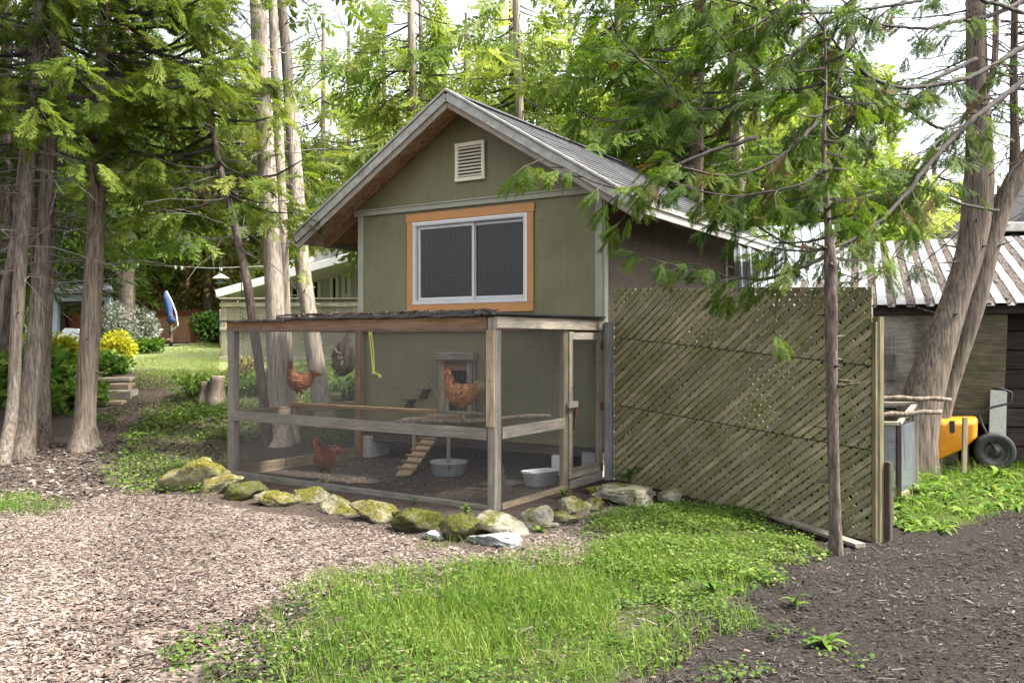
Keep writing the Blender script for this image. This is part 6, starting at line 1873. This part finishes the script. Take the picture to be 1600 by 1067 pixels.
def grass_mesh(name, sets, mat):
    parts = []
    for X, Y, h0, h1, t0, t1 in sets:
        k = runclear(X, Y); X, Y = X[k], Y[k]; n = len(X)
        t_shift = .18 * wob(X, Y, 1.7, 77)
        for q in range(3):
            s_ = np.arange(n) % 3 == q
            if not s_.any(): continue
            T = blade((.2, .45, .75)[q], (.020, .026, .022)[q]); m_ = int(s_.sum())
            hh = RNG.uniform(h0, h1, m_) * (1 if q < 2 else .9)
            parts.append(scatter(T, np.stack([X[s_], Y[s_], gz(X[s_], Y[s_]) - .004], 1), yawR(m_, 0, .12), np.stack([hh * RNG.uniform(.3, 1.5, m_), RNG.uniform(.05, .12, m_), hh], 1), np.clip(RNG.uniform(t0, t1, m_) + t_shift[s_], 0, 1), .06))
    V, F, T = merge(parts); return mesh_arrays(name, V, F, mat, T, None, "stuff")


gX, gY = rand_in(GRASS, 17000, .55, 3, lambda X, Y: .05 + .95 * patchy(2.4, .08, 12, .6)(X, Y))
eX, eY = rand_in(poly_w([(430, 1000), (520, 880), (700, 850), (900, 850), (960, 800), (1090, 785), (1260, 850), (1200, 920), (1130, 990), (1060, 1067), (420, 1067)]), 7000, .3, 5, patchy(2.2, .05, 15))
lX, lY = rand_in(LSPOT, 1800, .15, 6)
sX, sY = rand_in(STRIP, 3000, .2, 7, lambda X, Y: .3 + .7 * patchy(2, 0, 18)(X, Y))
pX, pY = rand_in(LPATCH, 1300, .4, 8, patchy(2.4, .1, 19))
bX, bY = rand_in(BANK, 3500, .3, 9, patchy(1.5, .1, 21))
cX, cY = rand_in(CHIP, 420, .1, 10, patchy(1.3, .75, 23, .2))
grass_mesh("grass", [(gX, gY, .03, .115, .1, 1.0), (eX, eY, .05, .13, .25, .85), (lX, lY, .06, .13, .3, .8), (sX, sY, .07, .20, .25, .9), (pX, pY, .06, .13, .4, 1), (bX, bY, .06, .14, .4, 1), (cX, cY, .03, .08, .3, .9)], M['grass'])
lwX, lwY = rand_in(LAWN, 26000, .25, 30)
lwX2, lwY2 = rand_in(poly_w([(205, 596), (340, 590), (345, 560), (215, 560)]), 9000, .1, 31)
grass_mesh("lawn_grass", [(np.concatenate([lwX, lwX2]), np.concatenate([lwY, lwY2]), .03, .08, .2, .9)], M['lawn'])


def cover_mesh(name, sets, mat, w=.36):
    parts = []
    T = quadleaf(w)
    for X, Y, s0, s1, h, t0, t1, per in sets:
        k = runclear(X, Y); X, Y = X[k], Y[k]
        X = np.repeat(X, per) + RNG.normal(0, s1 * .9, len(X) * per); Y = np.repeat(Y, per) + RNG.normal(0, s1 * .9, len(Y) * per); n = len(X)
        k = runclear(X, Y); X, Y = X[k], Y[k]; n = len(X)
        parts.append(scatter(T, np.stack([X, Y, gz(X, Y) + RNG.uniform(.004, h, n)], 1), yawR(n, -.05, .35), RNG.uniform(s0, s1, n), RNG.uniform(t0, t1, n), .05))
    V, F, T = merge(parts); return mesh_arrays(name, V, F, mat, T, None, "stuff")


a1 = rand_in(COVER, 5200, .25, 41, lambda X, Y: .15 + .85 * patchy(2.4, .0, 51)(X, Y))
a2_ = rand_in(GRASS, 3800, .5, 42, lambda X, Y: .25 + .75 * patchy(2, .1, 52)(X, Y))
a3 = rand_in(poly_w([(1000, 860), (1260, 860), (1330, 960), (1280, 1060), (1050, 1060), (950, 960)]), 420, .3, 43, patchy(2.5, .45, 53, .2))
a4 = rand_in(LPATCH, 1300, .45, 44, lambda X, Y: .08 + .92 * patchy(2.2, .12, 54)(X, Y))
a5 = rand_in(BANK, 2600, .3, 45, lambda X, Y: .15 + .85 * patchy(1.4, .05, 55)(X, Y))
a6 = rand_in(poly_w([(150, 735), (210, 690), (345, 735), (340, 770), (180, 776)]), 420, .2, 46)
a7 = rand_in(poly_w([(140, 660), (240, 640), (345, 600), (345, 650), (240, 670), (180, 690)]), 900, .3, 47, patchy(1.6, .1, 57))
a8 = rand_in(poly_w([(200, 660), (205, 600), (260, 578), (350, 570), (350, 650), (260, 665)]), 1500, .3, 48, lambda X, Y: .2 + .8 * patchy(1.6, -.1, 58)(X, Y))
cover_mesh("ground_cover", [a8 + (.02, .05, .07, .35, 1, 3), a1 + (.016, .042, .07, .3, 1, 3), a2_ + (.015, .035, .06, .2, .9, 3), a3 + (.015, .04, .06, .2, .8, 5), a4 + (.018, .045, .06, .5, 1, 3), a5 + (.03, .08, .12, .2, .95, 3), a6 + (.02, .06, .09, .3, 1, 4), a7 + (.02, .06, .07, .3, 1, 3)], M['cover'])  # left patch leaves get a lighter tint that stands in for sunlight


def strap_plants(name, sets, mat):
    parts = []
    for X, Y, s0, s1, t0, t1, per, w in sets:
        k = runclear(X, Y); X, Y = X[k], Y[k]
        for b_ in (.55, .9):
            T = strap(w, b_)
            x = np.repeat(X, per) + RNG.normal(0, .012, len(X) * per); y = np.repeat(Y, per) + RNG.normal(0, .012, len(Y) * per); n = len(x)
            parts.append(scatter(T, np.stack([x, y, gz(x, y)], 1), yawR(n, .1, .2), RNG.uniform(s0, s1, n), RNG.uniform(t0, t1, n), .04))
    V, F, T = merge(parts); return mesh_arrays(name, V, F, mat, T, None, "stuff")


q1 = rand_in(STRIP, 240, .15, 61)
q2 = rand_in(poly_w([(920, 800), (1060, 785), (1200, 830), (1160, 930), (1000, 950), (930, 880)]), 36, .2, 62)
q3 = rand_in(poly_w([(480, 930), (760, 890), (1000, 870), (1080, 950), (1000, 1050), (420, 1050)]), 40, .2, 63)
strap_plants("broadleaf_weeds", [q1 + (.09, .22, .35, 1, 3, .10), q2 + (.05, .11, .3, .9, 4, .14), q3 + (.05, .12, .3, .9, 3, .12)], M['broad'])


def plant(name, label, loc, nleaf, size, w, mat, tint, cat="plant", stem=0.0, seed=0, bend=.8):
    r = np.random.default_rng(seed); t_ = thing(name, label, cat, loc)
    T = strap(w, bend, 5); a = np.linspace(0, 6.28, nleaf, endpoint=False) + r.normal(0, .25, nleaf)
    x = np.stack([np.cos(a), np.sin(a), r.uniform(.1, .9, nleaf)], 1)
    for i in range(nleaf):
        R = rot_from(x[i:i + 1], np.array([[0, 0, 1.0]]))
        V, F, TT = scatter(T, np.array([[0, 0, stem * i / nleaf]]), R, np.array([size * r.uniform(.65, 1.15)]), np.array([r.uniform(*tint)]), .03)
        mesh_arrays("leaf", V, F, mat, TT, t_)
    if stem: s = MB(); s.tube([(0, 0, -.02), (.004, 0, stem)], [.005, .003], 6); s.build("stem", M['branch'], t_)
    return t_


plant("weed", "upright broad leaved weed growing between the slab rock and grey post", G(985, 757), 12, .24, .10, M['broad'], (.45, .95), stem=.14, seed=1, bend=.45)
plant("weed", "single arching weed before the lattice near the thin trunk", G(1243, 812), 4, .20, .10, M['broad'], (.4, .7), seed=2)
plant("weed", "pale rosette weed among clover below the slab rock", G(968, 850), 7, .12, .16, M['broad'], (.4, .6), seed=3)
plant("weed", "small weed at the foot of the upright pale pointed rock", G(843, 832), 8, .10, .18, M['broad'], (.5, .9), seed=4)
plant("weed", "leafy sprout in dark mulch nearest the clover edge", G(1112, 930), 9, .13, .14, M['broad'], (.45, .8), stem=.06, seed=5)
plant("weed", "broad low weed in the dark mulch beyond the grass", G(1290, 1010), 11, .12, .17, M['broad'], (.4, .8), seed=6)
plant("weed", "single weed clump at the mulch edge below the thin trunk", G(1243, 950), 9, .11, .15, M['broad'], (.4, .8), stem=.05, seed=7)
plant("weed", "thin grassy sprout between rocks in front of the run", G(648, 788), 8, .11, .07, M['broad'], (.5, .9), stem=.05, seed=8, bend=.4)
plant("weed", "fern like sprout on the long low mossy rock", G(418, 778), 12, .10, .10, M['broad'], (.4, .8), stem=.04, seed=9)
plant("weed", "tuft of weeds at the run corner beside the pale blocky rock", G(880, 778), 14, .13, .10, M['broad'], (.5, .95), stem=.06, seed=10, bend=.5)
plant("weed", "large leafed weed against the leaning cedar's foot by the cage", G(1440, 770), 9, .24, .11, M['broad'], (.5, .95), seed=11)
plant("weed", "tall pale weed in the strip before the wheelbarrow wheel", G(1560, 745), 9, .26, .10, M['broad'], (.6, 1), seed=12)
plant("weed", "tangle of small weeds on top of the dark mossy rocks", G(728, 806), 14, .09, .14, M['broad'], (.5, .95), stem=.08, seed=13)


def bush(name, label, c, rad, nleaf, size, mat, tint, seed, cat="shrub", w=.32, stems=9):
    r = np.random.default_rng(seed); t_ = thing(name, label, cat, c)
    lob = [(r.normal(0, .45, 3) * np.array(rad) * np.array([1, 1, .5]) + np.array([0, 0, rad[2] * .95]), r.uniform(.45, .8)) for _ in range(9)]
    ps, ax = [], []
    for _ in range(nleaf):
        l_, f = lob[r.integers(0, 9)]; d = r.normal(0, 1, 3); d /= np.linalg.norm(d); p = l_ + d * np.array(rad) * f * r.uniform(.35, 1) ** .5
        if p[2] < .02: p[2] = r.uniform(.02, .2)
        ps.append(p); ax.append(d + np.array([0, 0, r.uniform(-.4, .5)]) + r.normal(0, .4, 3))
    ps = np.array(ps); n = len(ps); tt = np.clip(r.uniform(*tint, n), 0, 1)
    V, F, T = scatter(quadleaf(w), ps, rot_from(np.array(ax), r.normal(0, .5, (n, 3)) + np.array([0, 0, 1])), r.uniform(.6, 1.2, n) * size, tt, .05)
    mesh_arrays("foliage", V, F, mat, T, t_)
    s = MB()
    for k in range(stems):
        l_ = lob[k % 9][0]; s.tube([(r.normal(0, .05), r.normal(0, .05), -.05), (l_[0] * .5, l_[1] * .5, l_[2] * .5), tuple(l_)], [.02, .013, .005], 5)
    s.build("stems", M['branch'], t_, kind="stuff")
    return t_


def gp_(px, Y):
    X = (px - 800) / FPX * Y; return (X, Y, float(gz(X, Y)))


bush("golden_shrub", "bright yellow rounded shrub at the edge of the lawn", gp_(181, 17.6), (.38, .36, .32), 2600, .075, M['yellow_leaf'], (.1, 1), 1)
bush("golden_shrub", "yellow green feathery shrub in front of the covered grill", gp_(98, 17.0), (.52, .4, .34), 2400, .09, M['yellow_leaf'], (0, .35), 2)
bush("silver_shrub", "silvery lilac toned shrub behind the yellow shrub", gp_(221, 22.0), (.42, .45, .55), 2200, .10, M['silver_leaf'], (.1, 1), 3)
bush("silver_shrub", "grey twiggy shrub beside the shelter post", gp_(188, 20.8), (.42, .4, .70), 1800, .09, M['silver_leaf'], (0, .7), 4)
bush("green_shrub", "low bright green plant at the foot of the silvery shrub", gp_(230, 20.6), (.36, .3, .22), 900, .10, M['broad'], (.3, .8), 5)
bush("evergreen_shrub", "dark green shrub against the red fence by the porch post", gp_(328, 25.2), (.50, .5, .50), 2000, .11, M['broad'], (.0, .45), 6)
bush("hosta_bed", "broad leaved green perennials in shade behind the grove", gp_(88, 15.2), (.8, .7, .36), 1100, .20, M['broad'], (.4, 1), 7, "plants")
bush("hosta_bed", "leafy green perennials beside the timber steps", gp_(108, 13.7), (.52, .45, .26), 700, .17, M['broad'], (.35, .9), 8, "plants")
bush("hosta_bed", "shaded leafy perennials at the outer edge behind the grove", gp_(18, 14.2), (.9, .8, .42), 1100, .19, M['broad'], (.3, .9), 9, "plants")
bush("fern_clump", "small leafy clump at the top of the timber steps", gp_(172, 15.9), (.38, .35, .18), 600, .13, M['broad'], (.2, .7), 10, "plants")
bush("fern_clump", "sunlit green clump beneath the yellow shrub", gp_(165, 16.9), (.40, .35, .16), 600, .12, M['broad'], (.4, 1), 11, "plants")
bush("bank_plant", "green leafy plant on the bank seen through the run's outer bay", gp_(405, 14.6), (.40, .3, .20), 600, .10, M['broad'], (.3, .9), 12, "plants")
bush("bank_plant", "leafy plant on the bank beneath the hanging root chunk", gp_(552, 14.2), (.34, .3, .24), 500, .10, M['broad'], (.3, .9), 13, "plants")
bush("bank_plant", "purplish low plant on the bank under the pale lattice fence", gp_(380, 16.0), (.30, .25, .16), 400, .09, M['red_leaf'], (.0, .6), 14, "plants")
bush("bank_plant", "weedy clump growing round the cut stumps", gp_(322, 14.5), (.34, .3, .18), 500, .10, M['broad'], (.35, .95), 15, "plants")
bush("bronze_tree", "bronze leaved tree above the porch corner", gp_(318, 28.6), (1.9, 1.6, 2.6), 4200, .20, M['red_leaf'], (.3, 1), 16, "tree")
bush("green_tree", "green broadleaf tree behind the blue parasol", gp_(262, 33.0), (2.4, 2, 3.4), 4200, .26, M['cover'], (.35, 1), 17, "tree")


# ------------------------------------------------------------------ wood chips, mulch shreds, litter
def chip_t():
    V = np.array([[0, -.5, 0], [.95, -.42, .02], [1, .08, .19], [.04, .12, .17], [1, .45, .02], [.1, .5, 0]])
    return V, np.array([[0, 1, 2, 3], [3, 2, 4, 5]])


def litter_mesh(name, sets, mat):
    parts = []
    for X, Y, l0, l1, ar, t0, t1, lift in sets:
        k = runclear(X, Y); X, Y = X[k], Y[k]; n = len(X); L = RNG.uniform(l0, l1, n) * RNG.uniform(.6, 1.2, n)
        wd = L * RNG.uniform(*ar, n)
        parts.append(scatter(chip_t(), np.stack([X, Y, gz(X, Y) + RNG.uniform(.0, lift, n)], 1), yawR(n, 0, .22), np.stack([L, wd, np.minimum(L, .02 + wd * .3) * .5], 1), np.clip(RNG.beta(2, 2, n) * (t1 - t0) + t0 + .22 * wob(X, Y, 1.5, 33), 0, 1), .03))
    V, F, T = merge(parts); return mesh_arrays(name, V, F, mat, T, None, "stuff")


near = lambda X, Y: np.clip(1.25 - (Y - 3.6) / 9, .25, 1)
c1 = rand_in(CHIP, 50000, .2, 71, lambda X, Y: near(X, Y) * (.35 + .65 * patchy(1.4, -.7, 34)(X, Y)))
c2 = rand_in(CHIP, 2600, .3, 72, near)
c3 = rand_in(poly_w([(200, 900), (500, 960), (420, 1067), (100, 1067), (-100, 1000)]), 2600, .3, 73)
litter_mesh("wood_chips", [c1 + (.010, .034, (.22, .6), .0, 1, .016), c2 + (.035, .07, (.15, .4), .0, .8, .02), c3 + (.025, .06, (.18, .45), .0, .9, .02)], M['chips'])
MUL = poly_w([(980, 1190), (1020, 1020), (1090, 950), (1200, 900), (1300, 870), (1500, 835), (1600, 800), (2000, 790), (2300, 1190)])
m1 = rand_in(MUL, 26000, .3, 81, near); m2 = rand_in(MUL, 1100, .3, 82, near)
m3 = rand_in(poly_w([(-100, 700), (200, 690), (240, 760), (100, 790), (-100, 780)]), 4500, .3, 83)
m4 = rand_in(poly_w([(150, 710), (180, 640), (340, 610), (350, 740), (220, 765)]), 3200, .3, 84)
m5 = rand_in(poly_w([(500, 1060), (300, 1060), (330, 980), (520, 930)]), 1200, .3, 85)
m6 = rand_in(GRASS, 2500, .3, 86); m7 = rand_in(COVER, 1500, .3, 87)
litter_mesh("mulch", [m1 + (.012, .045, (.12, .4), .0, .85, .014), m2 + (.03, .085, (.05, .12), .5, .95, .02), m3 + (.03, .08, (.2, .5), .2, 1, .02), m4 + (.03, .07, (.2, .5), .2, .95, .02), m5 + (.02, .06, (.15, .4), .0, .6, .02), m6 + (.02, .05, (.15, .4), .2, .9, .012), m7 + (.02, .05, (.15, .4), .2, .9, .012)], M['mulch'])
l1_ = rand_in(poly_w([(-200, 720), (150, 690), (240, 720), (160, 775), (-200, 790)]), 1500, .3, 91)
l2_ = rand_in(CHIP, 900, .3, 92, patchy(1.2, .2, 93)); l3_ = rand_in(GRASS, 600, .5, 94); l4_ = rand_in(MUL, 500, .3, 95)
litter_mesh("leaf_litter", [l2_ + (.02, .05, (.3, .7), .0, .45, .024), l3_ + (.03, .09, (.04, .10), .5, .95, .03), l4_ + (.012, .035, (.2, .6), .3, .9, .02), l1_ + (.03, .07, (.3, .7), .1, 1, .02)], M['litter'])
# bare gritty floor of the run
rn = 11000; u = RNG.uniform(-W + .1, -.08, rn); v_ = RNG.uniform(.08, D + 1.2, rn)
X = HX + HC * u - HS * v_; Y = HYY + HS * u + HC * v_
L = RNG.uniform(.008, .03, rn)
V, F, T = scatter(chip_t(), np.stack([X, Y, gz(X, Y) + .001], 1), yawR(rn, 0, .15), np.stack([L, L * RNG.uniform(.3, .8, rn), L * .3], 1), RNG.beta(2, 3, rn), .03)
mesh_arrays("run_floor_litter", V, F, M['grit'], T, None, "stuff")
